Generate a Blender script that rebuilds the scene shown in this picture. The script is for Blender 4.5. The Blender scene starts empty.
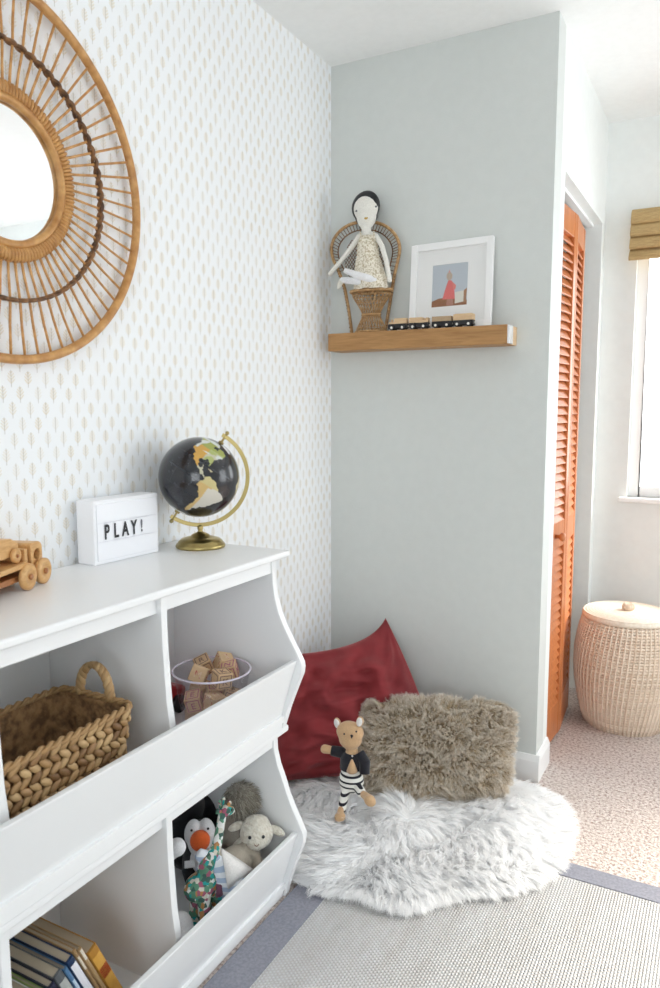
import bpy, bmesh, math, random
import numpy as np
from mathutils import Vector, Matrix, noise
random.seed(4); rng = np.random.default_rng(7)
PI = math.pi
col = bpy.context.scene.collection
scn = bpy.context.scene

# ------------------------------------------------------------------ camera
FL = 747.0
PITCH = math.atan(84/747.); YAW = math.atan(405/math.hypot(747, 84))
CAM = Vector((1.31, 0, 1.245))
F = Vector((-math.sin(YAW)*math.cos(PITCH), math.cos(YAW)*math.cos(PITCH), -math.sin(PITCH)))
R = Vector((math.cos(YAW), math.sin(YAW), 0)); U = R.cross(F)
cd = bpy.data.cameras.new('camera'); cam = bpy.data.objects.new('camera', cd); col.objects.link(cam)
cam.matrix_world = Matrix.Translation(CAM) @ Matrix((R, U, -F)).transposed().to_4x4()
cd.sensor_fit = 'VERTICAL'; cd.sensor_height = 36; cd.lens = FL/988*36; cd.clip_start = .02
cd.dof.use_dof = True; cd.dof.focus_distance = 2.15; cd.dof.aperture_fstop = 5.6
scn.camera = cam

def at(px, py, y):
    d = F*FL + R*(px-330) - U*(py-494)
    return CAM + d*((y-CAM.y)/d.y)

# ------------------------------------------------------------------ materials
def sstep(a): return a
class N:
    """tiny node-expression helper"""
    def __init__(s, nt, sock): s.nt, s.s = nt, sock
    def op(s, o, b=None, c=None, clamp=False):
        n = s.nt.nodes.new('ShaderNodeMath'); n.operation = o; n.use_clamp = clamp
        s.nt.links.new(s.s, n.inputs[0])
        for i, v in ((1, b), (2, c)):
            if v is None: continue
            if isinstance(v, N): s.nt.links.new(v.s, n.inputs[i])
            else: n.inputs[i].default_value = v
        return N(s.nt, n.outputs[0])
    def __add__(s, b): return s.op('ADD', b)
    def __sub__(s, b): return s.op('SUBTRACT', b)
    def __mul__(s, b): return s.op('MULTIPLY', b)
    def __truediv__(s, b): return s.op('DIVIDE', b)
    def abs(s): return s.op('ABSOLUTE')
    def fract(s): return s.op('FRACT')
    def floor(s): return s.op('FLOOR')
    def lt(s, b): return s.op('LESS_THAN', b)
    def sin(s): return s.op('SINE')

def mat(name, c, rough=.5, metal=0, **kw):
    m = bpy.data.materials.new(name); m.use_nodes = True
    b = m.node_tree.nodes['Principled BSDF']
    b.inputs['Base Color'].default_value = (*c, 1); b.inputs['Roughness'].default_value = rough
    b.inputs['Metallic'].default_value = metal
    for k, v in kw.items(): b.inputs[k.replace('_', ' ')].default_value = v
    return m
def nn(m, t, **kw):
    n = m.node_tree.nodes.new(t)
    for k, v in kw.items(): setattr(n, k, v)
    return n
def lk(m, a, b): m.node_tree.links.new(a, b)
def bsdf(m): return m.node_tree.nodes['Principled BSDF']
def coords(m, scale=(1, 1, 1), kind='Object'):
    tc = nn(m, 'ShaderNodeTexCoord'); mp = nn(m, 'ShaderNodeMapping'); mp.inputs['Scale'].default_value = scale
    lk(m, tc.outputs[kind], mp.inputs[0]); return mp.outputs[0]
def noisy(m, scale, c1, c2, lo=.35, hi=.65, detail=3, stretch=(1, 1, 1), bump=0, bscale=None, dist=0):
    v = coords(m, stretch); n = nn(m, 'ShaderNodeTexNoise'); n.inputs['Scale'].default_value = scale
    n.inputs['Detail'].default_value = detail; n.inputs['Distortion'].default_value = dist; lk(m, v, n.inputs['Vector'])
    r = nn(m, 'ShaderNodeValToRGB'); r.color_ramp.elements[0].position = lo; r.color_ramp.elements[1].position = hi
    r.color_ramp.elements[0].color = (*c1, 1); r.color_ramp.elements[1].color = (*c2, 1)
    lk(m, n.outputs[0], r.inputs[0]); lk(m, r.outputs[0], bsdf(m).inputs['Base Color'])
    if bump:
        n2 = n
        if bscale:
            n2 = nn(m, 'ShaderNodeTexNoise'); n2.inputs['Scale'].default_value = bscale; n2.inputs['Detail'].default_value = 4; lk(m, v, n2.inputs['Vector'])
        b = nn(m, 'ShaderNodeBump'); b.inputs['Distance'].default_value = bump; b.inputs['Strength'].default_value = 1
        lk(m, n2.outputs[0], b.inputs['Height']); lk(m, b.outputs[0], bsdf(m).inputs['Normal'])
    return m
def island(m, cols, pos=None):
    """colour varying strand by strand / piece by piece"""
    g = nn(m, 'ShaderNodeNewGeometry'); r = nn(m, 'ShaderNodeValToRGB'); e = r.color_ramp.elements
    while len(e) < len(cols): e.new(.5)
    for i, c in enumerate(cols): e[i].position = pos[i] if pos else i/(len(cols)-1); e[i].color = (*c, 1)
    lk(m, g.outputs['Random Per Island'], r.inputs[0]); lk(m, r.outputs[0], bsdf(m).inputs['Base Color']); return m
def furry(m, k=.35, nv=None, tr=0):
    nt = m.node_tree; b = bsdf(m); t = nn(m, 'ShaderNodeBsdfTranslucent'); mx = nn(m, 'ShaderNodeMixShader'); mx.inputs[0].default_value = k
    src = b.inputs['Base Color'].links[0].from_socket if b.inputs['Base Color'].links else None
    if src: lk(m, src, t.inputs[0])
    else: t.inputs[0].default_value = b.inputs['Base Color'].default_value
    if nv:      # strands lie in a pile: lean their shading normal toward the pile's own
        g = nn(m, 'ShaderNodeNewGeometry'); a = nn(m, 'ShaderNodeVectorMath', operation='MULTIPLY_ADD'); a.inputs[1].default_value = (.45,)*3; a.inputs[2].default_value = nv
        lk(m, g.outputs['Normal'], a.inputs[0]); n_ = nn(m, 'ShaderNodeVectorMath', operation='NORMALIZE'); lk(m, a.outputs[0], n_.inputs[0]); lk(m, n_.outputs[0], b.inputs['Normal'])
    lk(m, b.outputs[0], mx.inputs[1]); lk(m, t.outputs[0], mx.inputs[2]); o_ = mx.outputs[0]
    if tr:
        tp = nn(m, 'ShaderNodeBsdfTransparent'); m3 = nn(m, 'ShaderNodeMixShader'); m3.inputs[0].default_value = tr; lk(m, o_, m3.inputs[1]); lk(m, tp.outputs[0], m3.inputs[2]); o_ = m3.outputs[0]
    lk(m, o_, nt.nodes['Material Output'].inputs[0]); return m
def frosted(m, tipc, k0=.25):
    """strand colour runs to a paler tip"""
    b = bsdf(m); src = b.inputs['Base Color'].links[0].from_socket; a = nn(m, 'ShaderNodeAttribute', attribute_name='along'); r = nn(m, 'ShaderNodeMapRange')
    r.inputs[1].default_value = k0; r.inputs[4].default_value = .85; lk(m, a.outputs['Fac'], r.inputs[0]); lk(m, mixc(m, r.outputs[0], src, tipc), b.inputs['Base Color']); return m

def mixc(m, fac, a, b):
    x = nn(m, 'ShaderNodeMix', data_type='RGBA'); lk(m, fac, x.inputs[0])
    for i, v in ((6, a), (7, b)):
        if isinstance(v, tuple): x.inputs[i].default_value = (*v, 1)
        else: lk(m, v, x.inputs[i])
    return x.outputs[2]
M = {}
M['wall'] = noisy(mat('shade_darkened_wall_paint', (.8, .8, .8), .75), 30, (.628, .655, .638), (.643, .670, .653), bump=.0004, bscale=260)  # same paint as closetwall, darkened and greyed for the alcove's shade
M['closetwall'] = noisy(mat('white_wall_paint_bright', (.8, .8, .8), .75), 30, (.77, .795, .785), (.79, .815, .805), bump=.0004, bscale=260)
M['ceiling'] = noisy(mat('white_ceiling_paint', (.8, .8, .8), .85), 40, (.84, .85, .845), (.86, .87, .865), bump=.001, bscale=120)
M['cab'] = mat('white_lacquer', (.86, .87, .88), .32)
M['trim'] = mat('white_trim_paint', (.87, .88, .88), .4)
M['cabin'] = mat('cabinet_interior', (.80, .79, .76), .45)

# wallpaper: staggered little wheat-ear motifs in gold and grey
wp = M['wallpaper'] = mat('wheat_motif_wallpaper', (.9, .9, .9), .7)
nt = wp.node_tree; tc = nn(wp, 'ShaderNodeTexCoord'); sx = nn(wp, 'ShaderNodeSeparateXYZ'); lk(wp, tc.outputs['Object'], sx.inputs[0])
Y, Z = N(nt, sx.outputs[1]), N(nt, sx.outputs[2])
cw, ch = .043, .064
def motif(oy, oz):
    a = (Y+oy)/cw; b = (Z+oz)/ch
    wn = nn(wp, 'ShaderNodeTexWhiteNoise', noise_dimensions='2D'); cb = nn(wp, 'ShaderNodeCombineXYZ')
    lk(wp, a.floor().s, cb.inputs[0]); lk(wp, b.floor().s, cb.inputs[1]); lk(wp, cb.outputs[0], wn.inputs[0])
    rn = N(nt, wn.outputs[0])
    u = (a.fract()-.5)*cw + (rn-.5)*.003; v = (b.fract()-.5)*ch
    w = ((v+.001)*(1/.0135)); w = (w*w)
    width = (N(nt, w.s).op('MULTIPLY', -1)+1).op('MAXIMUM', 0).op('SQRT')*.0078
    lobes = ((v-u.abs()*.9)*900).sin()*.0022
    body = u.abs().lt(width+lobes)*(v.abs().lt(.0140))
    stem = u.abs().lt(.0011)*(v+.003).abs().lt(.0175)
    vein = ((v-u.abs()*.9)*900).sin().op('GREATER_THAN', -.2)
    return body*(vein*.75+.25)*(rn*.6+.4), stem, rn
g1, s1, r1 = motif(0, 0); g2, s2, r2 = motif(cw/2, ch/2)
gold = g1.op('MAXIMUM', g2); stem = s1.op('MAXIMUM', s2)
c = mixc(wp, (gold*.66).s, (.86, .88, .90), (.70, .61, .45))
c = mixc(wp, (stem*.5).s, c, (.42, .40, .36))
lk(wp, c, bsdf(wp).inputs['Base Color'])

M['carpet'] = noisy(mat('cut_pile_carpet', (.6, .5, .45), .95), 105, (.36, .26, .22), (.74, .66, .62), .32, .56, detail=8, bump=.010, bscale=150)
def wood(name, c1, c2, rough=.45, stretch=(1, 14, 14), sc=7):
    return noisy(mat(name, c1, rough), sc, c1, c2, .3, .72, detail=5, stretch=stretch, dist=1.2, bump=.0002)
M['oak'] = wood('oak_shelf', (.47, .255, .095), (.30, .145, .045), .5, (1.3, 16, 16), 6)
M['endgrain'] = wood('oak_end', (.72, .53, .33), (.60, .40, .22), .6, (12, 4, 12), 8)
M['doorwood'] = wood('orange_stained_wood', (.60, .21, .07), (.45, .135, .04), .33, (12, 12, 1), 5)
M['toywood'] = wood('pale_toy_wood', (.72, .44, .19), (.55, .29, .10), .4, (2, 10, 10), 12)
M['toywood2'] = wood('darker_toy_wood', (.46, .20, .075), (.33, .13, .045), .4, (2, 10, 10), 12)
M['rattan'] = noisy(mat('honey_rattan', (.5, .25, .08), .38), 40, (.38, .165, .04), (.62, .34, .12), .3, .7)
M['rattan_dark'] = noisy(mat('dark_rattan_wrap', (.2, .1, .04), .45), 60, (.07, .028, .010), (.26, .12, .04), .35, .65)
M['wicker'] = noisy(mat('chair_wicker', (.5, .3, .13), .5), 90, (.30, .155, .055), (.60, .38, .18), .3, .7)
M['mirror'] = mat('mirror_glass', (.93, .95, .96), .015, 1)
M['brass'] = mat('aged_brass', (.43, .34, .14), .3, 1)
M['signwhite'] = mat('sign_white', (.88, .89, .92), .4)
M['ink'] = mat('black_ink', (.012, .012, .016), .5)
M['inkgrey'] = mat('grey_ink', (.12, .12, .14), .5)
M['black'] = mat('black_paint', (.012, .012, .014), .4)
M['wheelwhite'] = mat('white_hub', (.75, .72, .66), .4)
def thin(name, tint, k):
    m = bpy.data.materials.new(name); m.use_nodes = True; nt = m.node_tree; t = nn(m, 'ShaderNodeBsdfTransparent'); t.inputs[0].default_value = (*tint, 1)
    g = nn(m, 'ShaderNodeBsdfGlossy'); g.inputs['Roughness'].default_value = .03; lw = nn(m, 'ShaderNodeLayerWeight'); f = nn(m, 'ShaderNodeMath', operation='POWER'); lk(m, lw.outputs['Facing'], f.inputs[0]); f.inputs[1].default_value = 4
    mp = nn(m, 'ShaderNodeMath', operation='MULTIPLY_ADD'); mp.inputs[1].default_value = k*.6; mp.inputs[2].default_value = .045*k; x = nn(m, 'ShaderNodeMixShader')
    lk(m, f.outputs[0], mp.inputs[0]); lk(m, mp.outputs[0], x.inputs[0]); lk(m, t.outputs[0], x.inputs[1]); lk(m, g.outputs[0], x.inputs[2])
    lk(m, x.outputs[0], nt.nodes['Material Output'].inputs[0]); return m
M['clear'] = thin('clear_plastic', (.975, .97, .985), .5)
M['glass'] = thin('window_glass', (.98, .99, .99), .8)
M['glass2'] = thin('picture_glass', (.98, .98, .98), .12)
M['paperwhite'] = mat('mat_board', (.86, .86, .85), .8)
M['frame'] = mat('white_frame_lacquer', (.86, .86, .86), .35)
M['bamboo'] = noisy(mat('bamboo_reeds', (.5, .36, .14), .6), 30, (.33, .20, .07), (.62, .46, .22), .3, .7, stretch=(1, 1, 40), bump=.001)
M['highlight'] = mat('painted_highlight', (.83, .83, .84), .25, .3)

# velvet
v = M['velvet'] = mat('brick_red_velvet', (.24, .018, .022), .8, Sheen_Weight=.6, Sheen_Roughness=.35)
noisy(v, 9, (.17, .012, .016), (.25, .022, .027), .3, .7, bump=.0006, bscale=500)
bsdf(v).inputs['Sheen Tint'].default_value = (.85, .35, .35, 1)
M['fluff'] = furry(island(mat('white_faux_sheepskin', (.9, .9, .9), .75), [(.95, .955, .97), (.975, .98, .985), (.96, .955, .95), (.985, .985, .99)]), .35)
M['fluffbase'] = mat('sheepskin_backing', (.93, .935, .94), .9)
M['taupefur'] = furry(frosted(island(mat('curly_taupe_fur', (.4, .35, .28), .6), [(.30, .21, .11), (.54, .42, .26), (.70, .57, .40), (.86, .80, .70)], [0, .3, .6, 1]), (.95, .92, .87), .45), .25)
M['taupebase'] = mat('taupe_fur_backing', (.30, .24, .17), .9)

def knit(name, c, c2=None, s=700):
    m = mat(name, c, .9, Sheen_Weight=.2); return noisy(m, 300, c, c2 or tuple(x*.85 for x in c), .3, .7, bump=.0008, bscale=s)
M['beartan'] = knit('tan_knit', (.62, .40, .22)); M['bearwhite'] = knit('white_knit', (.82, .80, .78))
M['navy'] = knit('black_knit', (.012, .012, .02)); M['cream'] = knit('cream_cotton', (.80, .77, .68)); M['dollskin'] = knit('ivory_cotton', (.86, .84, .78))
M['lambwool'] = noisy(mat('lamb_wool', (.7, .66, .56), .95, Sheen_Weight=.4), 130, (.62, .57, .47), (.78, .75, .67), .3, .7, bump=.006, bscale=170)
M['taupeplush'] = knit('beige_plush', (.50, .44, .36)); M['greyplush'] = knit('grey_plush', (.33, .30, .26))
M['orange'] = knit('orange_felt', (.80, .13, .02)); M['blackplush'] = knit('black_plush', (.01, .01, .013)); M['whiteplush'] = knit('white_plush', (.80, .80, .82))
M['gold'] = mat('gold_thread', (.45, .30, .05), .4); M['brownfelt'] = knit('brown_felt', (.22, .09, .045))
M['socks'] = knit('white_sock', (.88, .88, .9))
# sequinned cream dress
M['dress'] = noisy(mat('cream_lace', (.7, .62, .48), .7), 170, (.50, .42, .28), (.84, .79, .68), .38, .55, detail=4, bump=.002)
M['greenfab'] = knit('dark_green_cloth', (.015, .04, .03))

def stripes(name, c1, c2, per, duty=.5, axis=2, off=0.):
    m = mat(name, c1, .9); tc = nn(m, 'ShaderNodeTexCoord'); s = nn(m, 'ShaderNodeSeparateXYZ'); lk(m, tc.outputs['Object'], s.inputs[0])
    f = ((N(m.node_tree, s.outputs[axis])+off)/per).fract().lt(duty)
    lk(m, mixc(m, f.s, c1, c2), bsdf(m).inputs['Base Color']); return m
M['bearstripe'] = stripes('black_and_white_stripes', (.82, .81, .76), (.015, .015, .025), .0148, .36)
M['bluestripe'] = stripes('pale_blue_stripes', (.80, .83, .88), (.42, .52, .68), .021, .5)
# patchwork floral
pw = M['patch'] = mat('floral_patchwork', (.3, .3, .3), .85)
vo = nn(pw, 'ShaderNodeTexVoronoi'); vo.inputs['Scale'].default_value = 105; lk(pw, coords(pw), vo.inputs['Vector'])
sp = nn(pw, 'ShaderNodeSeparateColor'); lk(pw, vo.outputs['Color'], sp.inputs[0]); rp = nn(pw, 'ShaderNodeValToRGB'); rp.color_ramp.interpolation = 'CONSTANT'
for p_, c_ in ((.2, (.02, .32, .30)), (.38, (.62, .60, .52)), (.55, (.05, .12, .10)), (.68, (.45, .22, .08)), (.8, (.75, .76, .74)), (.9, (.35, .10, .16))):
    e = rp.color_ramp.elements.new(p_); e.color = (*c_, 1)
rp.color_ramp.elements[0].color = (.10, .25, .16, 1); lk(pw, sp.outputs[0], rp.inputs[0]); lk(pw, rp.outputs[0], bsdf(pw).inputs['Base Color'])
# woven rug field
rg = M['rugfield'] = mat('woven_rug_field', (.6, .6, .6), .9)
tc = nn(rg, 'ShaderNodeTexCoord'); s = nn(rg, 'ShaderNodeSeparateXYZ'); lk(rg, tc.outputs['Object'], s.inputs[0])
X_, Y_ = N(rg.node_tree, s.outputs[0]), N(rg.node_tree, s.outputs[1])
row = (X_/.0070).floor(); hgt = ((X_/.0070).fract()*PI).sin()*(((Y_/.0095+row*.5).fract()*PI).sin())
nz = nn(rg, 'ShaderNodeTexNoise'); nz.inputs['Scale'].default_value = 60; nz.inputs['Detail'].default_value = 3; lk(rg, coords(rg, (1, .25, 1)), nz.inputs['Vector'])
nz2 = nn(rg, 'ShaderNodeTexNoise'); nz2.inputs['Scale'].default_value = 22; lk(rg, coords(rg, (1, .06, 1)), nz2.inputs['Vector'])
f_ = (hgt*.55+N(rg.node_tree, nz.outputs[0])*.5+N(rg.node_tree, nz2.outputs[0])*.5-.32).op('MULTIPLY', 1.0, clamp=True)
lk(rg, mixc(rg, f_.s, (.44, .42, .40), (.64, .66, .69)), bsdf(rg).inputs['Base Color'])
b = nn(rg, 'ShaderNodeBump'); b.inputs['Distance'].default_value = .003; lk(rg, hgt.s, b.inputs['Height']); lk(rg, b.outputs[0], bsdf(rg).inputs['Normal'])
M['rugborder'] = noisy(mat('grey_cotton_binding', (.3, .3, .36), .9), 160, (.20, .205, .25), (.26, .265, .31), bump=.0006)
# seagrass strands and basket straw
M['seagrass'] = island(mat('seagrass', (.5, .3, .12), .55), [(.17, .085, .03), (.36, .215, .09), (.52, .35, .17), (.28, .15, .06)])
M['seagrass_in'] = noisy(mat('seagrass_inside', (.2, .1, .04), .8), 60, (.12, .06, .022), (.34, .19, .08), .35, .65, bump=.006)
M['straw'] = island(mat('pale_straw', (.7, .5, .35), .6), [(.68, .54, .42), (.80, .68, .56), (.74, .61, .49)])
M['strawlid'] = noisy(mat('pale_straw_lid', (.78, .66, .52), .6), 90, (.80, .72, .60), (.88, .82, .72), .35, .65)
M['blockwood'] = wood('block_wood', (.70, .50, .30), (.62, .42, .24), .6, (3, 3, 12), 14)
M['blockred'] = noisy(mat('block_red_print', (.6, .3, .25), .6), 110, (.50, .12, .10), (.74, .56, .42), .42, .5, detail=1)
M['redtoy'] = mat('red_plastic', (.45, .015, .02), .3)
def plain(n, c, r=.55): M[n] = mat(n, c, r); return n

# ------------------------------------------------------------------ mesh helpers
class MB:
    def __init__(s): s.v = []; s.f = []; s.sm = []
    def add(s, vs, fs, smooth=True):
        o = len(s.v); s.v += [tuple(p) for p in vs]; s.f += [tuple(i+o for i in f) for f in fs]; s.sm += [smooth]*len(fs); return s
    def box(s, lo, hi, rot=None, c=None):
        (a, b_, c_), (d, e, f) = lo, hi
        vs = [Vector(p) for p in ((a, b_, c_), (d, b_, c_), (d, e, c_), (a, e, c_), (a, b_, f), (d, b_, f), (d, e, f), (a, e, f))]
        if rot is not None:
            cc = Vector(c) if c is not None else (vs[0]+vs[6])/2
            vs = [rot @ (p-cc)+cc for p in vs]
        return s.add(vs, [(3, 2, 1, 0), (4, 5, 6, 7), (0, 1, 5, 4), (1, 2, 6, 5), (2, 3, 7, 6), (3, 0, 4, 7)], False)
    def cyl(s, p0, p1, r0, r1=None, n=20, smooth=True):
        r1 = r0 if r1 is None else r1; p0, p1 = Vector(p0), Vector(p1); d = (p1-p0).normalized()
        a = d.orthogonal().normalized(); b_ = d.cross(a)
        vs = [p+(a*math.cos(2*PI*i/n)+b_*math.sin(2*PI*i/n))*r for p, r in ((p0, r0), (p1, r1)) for i in range(n)]
        s.add(vs, [(i, (i+1) % n, n+(i+1) % n, n+i) for i in range(n)], smooth)
        return s.add(vs, [tuple(range(n-1, -1, -1)), tuple(range(n, 2*n))], False)
    def lathe(s, prof, c=(0, 0, 0), n=32, M3=None):
        c = Vector(c); vs = []
        for r, z in prof:
            for i in range(n):
                p = Vector((r*math.cos(2*PI*i/n), r*math.sin(2*PI*i/n), z)); vs.append((M3 @ p if M3 else p)+c)
        fs = [(j*n+i, j*n+(i+1) % n, (j+1)*n+(i+1) % n, (j+1)*n+i) for j in range(len(prof)-1) for i in range(n)]
        return s.add(vs, fs)
    def tube(s, pts, rad, n=8, closed=False, caps=True, flat=1.0, nrm=None):
        pts = [Vector(p) for p in pts]; L = len(pts); rad = [rad]*L if not hasattr(rad, '__len__') else rad
        vs = []; a = None
        for i, p in enumerate(pts):
            t = (pts[(i+1) % L]-pts[i-1]) if closed or 0 < i < L-1 else (pts[1]-pts[0] if i == 0 else pts[-1]-pts[-2])
            t.normalize()
            if nrm is not None: a = (Vector(nrm)-t*Vector(nrm).dot(t)).normalized()
            else: a = t.orthogonal().normalized() if a is None else (a-t*a.dot(t)).normalized()
            b_ = t.cross(a)
            vs += [p+(a*math.cos(2*PI*k/n)*flat+b_*math.sin(2*PI*k/n))*rad[i] for k in range(n)]
        fs = [(j*n+k, j*n+(k+1) % n, ((j+1) % L)*n+(k+1) % n, ((j+1) % L)*n+k) for j in range(L if closed else L-1) for k in range(n)]
        if not closed and caps: fs += [tuple(range(n-1, -1, -1)), tuple(range((L-1)*n, L*n))]
        return s.add(vs, fs)
    def ell(s, c, r, rot=None, nu=20, nv=12):
        c = Vector(c); r = (r, r, r) if not hasattr(r, '__len__') else r; vs = []
        def P(th, ph):
            p = Vector((r[0]*math.sin(th)*math.cos(ph), r[1]*math.sin(th)*math.sin(ph), r[2]*math.cos(th))); return (rot @ p if rot else p)+c
        vs = [P(0, 0)]+[P(PI*j/nv, 2*PI*i/nu) for j in range(1, nv) for i in range(nu)]+[P(PI, 0)]
        fs = [(0, 1+i, 1+(i+1) % nu) for i in range(nu)]
        fs += [(1+(j-1)*nu+i, 1+j*nu+i, 1+j*nu+(i+1) % nu, 1+(j-1)*nu+(i+1) % nu) for j in range(1, nv-1) for i in range(nu)]
        l = len(vs)-1; fs += [(l, 1+(nv-2)*nu+(i+1) % nu, 1+(nv-2)*nu+i) for i in range(nu)]
        return s.add(vs, fs)
    def prism(s, poly, ax, a, b_):
        """poly in the two other axes (cyclic order), extruded along ax from a to b"""
        def P(u, v, w):
            return {0: (w, u, v), 1: (u, w, v), 2: (u, v, w)}[ax]
        n = len(poly); vs = [P(u, v, a) for u, v in poly]+[P(u, v, b_) for u, v in poly]
        return s.add(vs, [tuple(range(n)), tuple(range(2*n-1, n-1, -1))]+[(i, n+i, n+(i+1) % n, (i+1) % n) for i in range(n)], False)
    def mesh(s, name, loc=(0, 0, 0)):
        me = bpy.data.meshes.new(name); me.from_pydata([tuple(Vector(p)-Vector(loc)) for p in s.v], [], s.f)
        me.polygons.foreach_set('use_smooth', s.sm)
        bm = bmesh.new(); bm.from_mesh(me); bmesh.ops.remove_doubles(bm, verts=bm.verts, dist=1e-6) if len(s.v) < 60000 else None
        bmesh.ops.recalc_face_normals(bm, faces=bm.faces); bm.to_mesh(me); bm.free(); return me
    def build(s, name, m, parent=None, loc=None, bevel=0, seg=2, sub=0):
        """vertices are given in world space (or in the parent's own space)"""
        o = bpy.data.objects.new(name, s.mesh(name, loc or (0, 0, 0))); col.objects.link(o)
        o.data.materials.append(M[m] if isinstance(m, str) else m)
        if loc: o.location = loc
        if parent: o.parent = parent
        if bevel:
            b_ = o.modifiers.new('bevel', 'BEVEL'); b_.width = bevel; b_.segments = seg; b_.limit_method = 'ANGLE'; b_.angle_limit = .6
        if sub: o.modifiers.new('sub', 'SUBSURF').levels = sub; o.modifiers['sub'].render_levels = sub
        return o
def raw_mesh(name, v, f, m, parent=None, smooth=True):
    me = bpy.data.meshes.new(name); me.vertices.add(len(v)); me.vertices.foreach_set('co', np.asarray(v, np.float32).ravel())
    f = np.asarray(f, np.int32); k = f.shape[1]
    me.loops.add(f.size); me.loops.foreach_set('vertex_index', f.ravel()); me.polygons.add(len(f))
    me.polygons.foreach_set('loop_start', np.arange(0, f.size, k, dtype=np.int32))
    me.polygons.foreach_set('use_smooth', np.full(len(f), smooth)); me.update(calc_edges=True); me.validate()
    o = bpy.data.objects.new(name, me); col.objects.link(o); me.materials.append(M[m])
    if parent: o.parent = parent
    return o
def tag(o, label=None, cat=None, group=None, kind=None):
    for k, v in (('label', label), ('category', cat), ('group', group), ('kind', kind)):
        if v: o[k] = v
    return o
def thing(name, label, cat, loc=(0, 0, 0), rotz=0, group=None):
    o = bpy.data.objects.new(name, None); col.objects.link(o); o.location = loc; o.rotation_euler = (0, 0, rotz); o.empty_display_size = .02
    return tag(o, label, cat, group)
def struct(o): o['kind'] = 'structure'; return o
class Loc:
    """thing whose parts are written in world coordinates: shift them to the thing's own origin"""
    def __init__(s, root): s.root = root; s.l = Vector(root.location)
    def build(s, mb, name, m, parent=None, **kw):
        mb.v = [tuple(Vector(p)-s.l) for p in mb.v]; return mb.build(name, m, parent or s.root, **kw)
def soft(mb, name, m, parent=None, voxel=.003, smooth=4, loc=None):
    """fuse overlapping lumps into one continuous surface"""
    o = mb.build(name, m, None, loc)
    r = o.modifiers.new('remesh', 'REMESH'); r.mode = 'VOXEL'; r.voxel_size = voxel; r.use_smooth_shade = True
    s_ = o.modifiers.new('smooth', 'SMOOTH'); s_.iterations = smooth; s_.factor = .5
    dg = bpy.context.evaluated_depsgraph_get(); me = bpy.data.meshes.new_from_object(o.evaluated_get(dg))
    o.modifiers.clear(); o.data = me
    for p in me.polygons: p.use_smooth = True
    if parent: o.parent = parent
    return o
def Rz(a): return Matrix.Rotation(a, 3, 'Z')
def Rx(a): return Matrix.Rotation(a, 3, 'X')
def Ry(a): return Matrix.Rotation(a, 3, 'Y')

def strands(name, mname, parent, root, tip, width, segs=4, curl=0, curlr=0., sag=None, face=None, jit=.5):
    """root, tip: (n,3) arrays -> one mesh of thin tapering ribbons"""
    n = len(root); d = tip-root; L = np.linalg.norm(d, axis=1, keepdims=True)+1e-9; dn = d/L
    rv = rng.normal(size=(n, 3))*(jit if face is not None else 1)+(face if face is not None else 0); a = np.cross(dn, rv); a /= np.linalg.norm(a, axis=1, keepdims=True)+1e-9; b_ = np.cross(dn, a)
    V = np.zeros((n, segs+1, 2, 3), np.float32); ph = rng.uniform(0, 2*PI, (n, 1))
    for k in range(segs+1):
        t = k/segs; p = root+d*t
        if sag is not None: p = p+np.asarray(sag)[None]*L*(4*t*(1-t))
        if curl: p = p+(a*np.cos(ph+curl*t*2*PI)+b_*np.sin(ph+curl*t*2*PI))*curlr*min(1, 2.5*t)
        w = width*(1-t)**.6 if k else width
        V[:, k, 0] = p-a*w*.5; V[:, k, 1] = p+a*w*.5
    base = (np.arange(n)*(segs+1)*2)[:, None, None]; q = np.arange(segs)[None, :, None]*2
    Fq = (base+q+np.array([0, 1, 3, 2])[None, None]).reshape(-1, 4)
    o = raw_mesh(name, V.reshape(-1, 3), Fq, mname, parent)
    al = o.data.attributes.new('along', 'FLOAT', 'POINT'); al.data.foreach_set('value', np.tile(np.repeat(np.linspace(0, 1, segs+1), 2), n).astype(np.float32)); return o

# ================================================================== SETTING
X1, YB, YF, XR, YR, H = .782, 2.44, 3.45, 3.3, -1.6, 2.44
struct(MB().box((-.1, YR-.1, -.1), (XR+.1, YF+.1, 0)).build('floor', 'carpet'))
struct(MB().box((-.1, YR-.1, H), (XR+.1, YF+.1, H+.1)).build('ceiling', 'ceiling'))
struct(MB().box((-.1, YR-.1, 0), (0, YF+.1, H)).build('wall_left', 'wallpaper'))
struct(MB().box((0, YB, 0), (X1, YB+.1, H)).build('wall_back', 'wall'))
wc = MB().box((X1-.1, YB+.1, 0), (X1, 2.60, H)); wc.box((X1-.1, 2.60, 2.02), (X1, 3.38, H)); wc.box((X1-.1, 3.38, 0), (X1, YF, H))
wcl = struct(wc.build('wall_closet', 'closetwall'))
wx0, wx1, wz0, wz1 = .915, 2.15, .87, 2.04
wf = MB().box((0, YF, 0), (wx0, YF+.12, H)); wf.box((wx1, YF, 0), (XR, YF+.12, H)); wf.box((wx0, YF, 0), (wx1, YF+.12, wz0)); wf.box((wx0, YF, wz1), (wx1, YF+.12, H))
struct(wf.build('wall_far', 'closetwall'))
ry0, ry1, rz0, rz1 = 1.9, 3.25, .5, 2.15
wr = MB().box((XR, YR, 0), (XR+.12, ry0, H)); wr.box((XR, ry1, 0), (XR+.12, YF, H)); wr.box((XR, ry0, 0), (XR+.12, ry1, rz0)); wr.box((XR, ry0, rz1), (XR+.12, ry1, H))
struct(wr.build('wall_right', 'closetwall'))
bx0, bx1 = 1.0, 2.7
wq = MB().box((0, YR-.12, 0), (bx0, YR, H)); wq.box((bx1, YR-.12, 0), (XR, YR, H)); wq.box((bx0, YR-.12, 0), (bx1, YR, .7)); wq.box((bx0, YR-.12, 2.1), (bx1, YR, H))
struct(wq.build('wall_rear', 'closetwall'))
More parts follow.
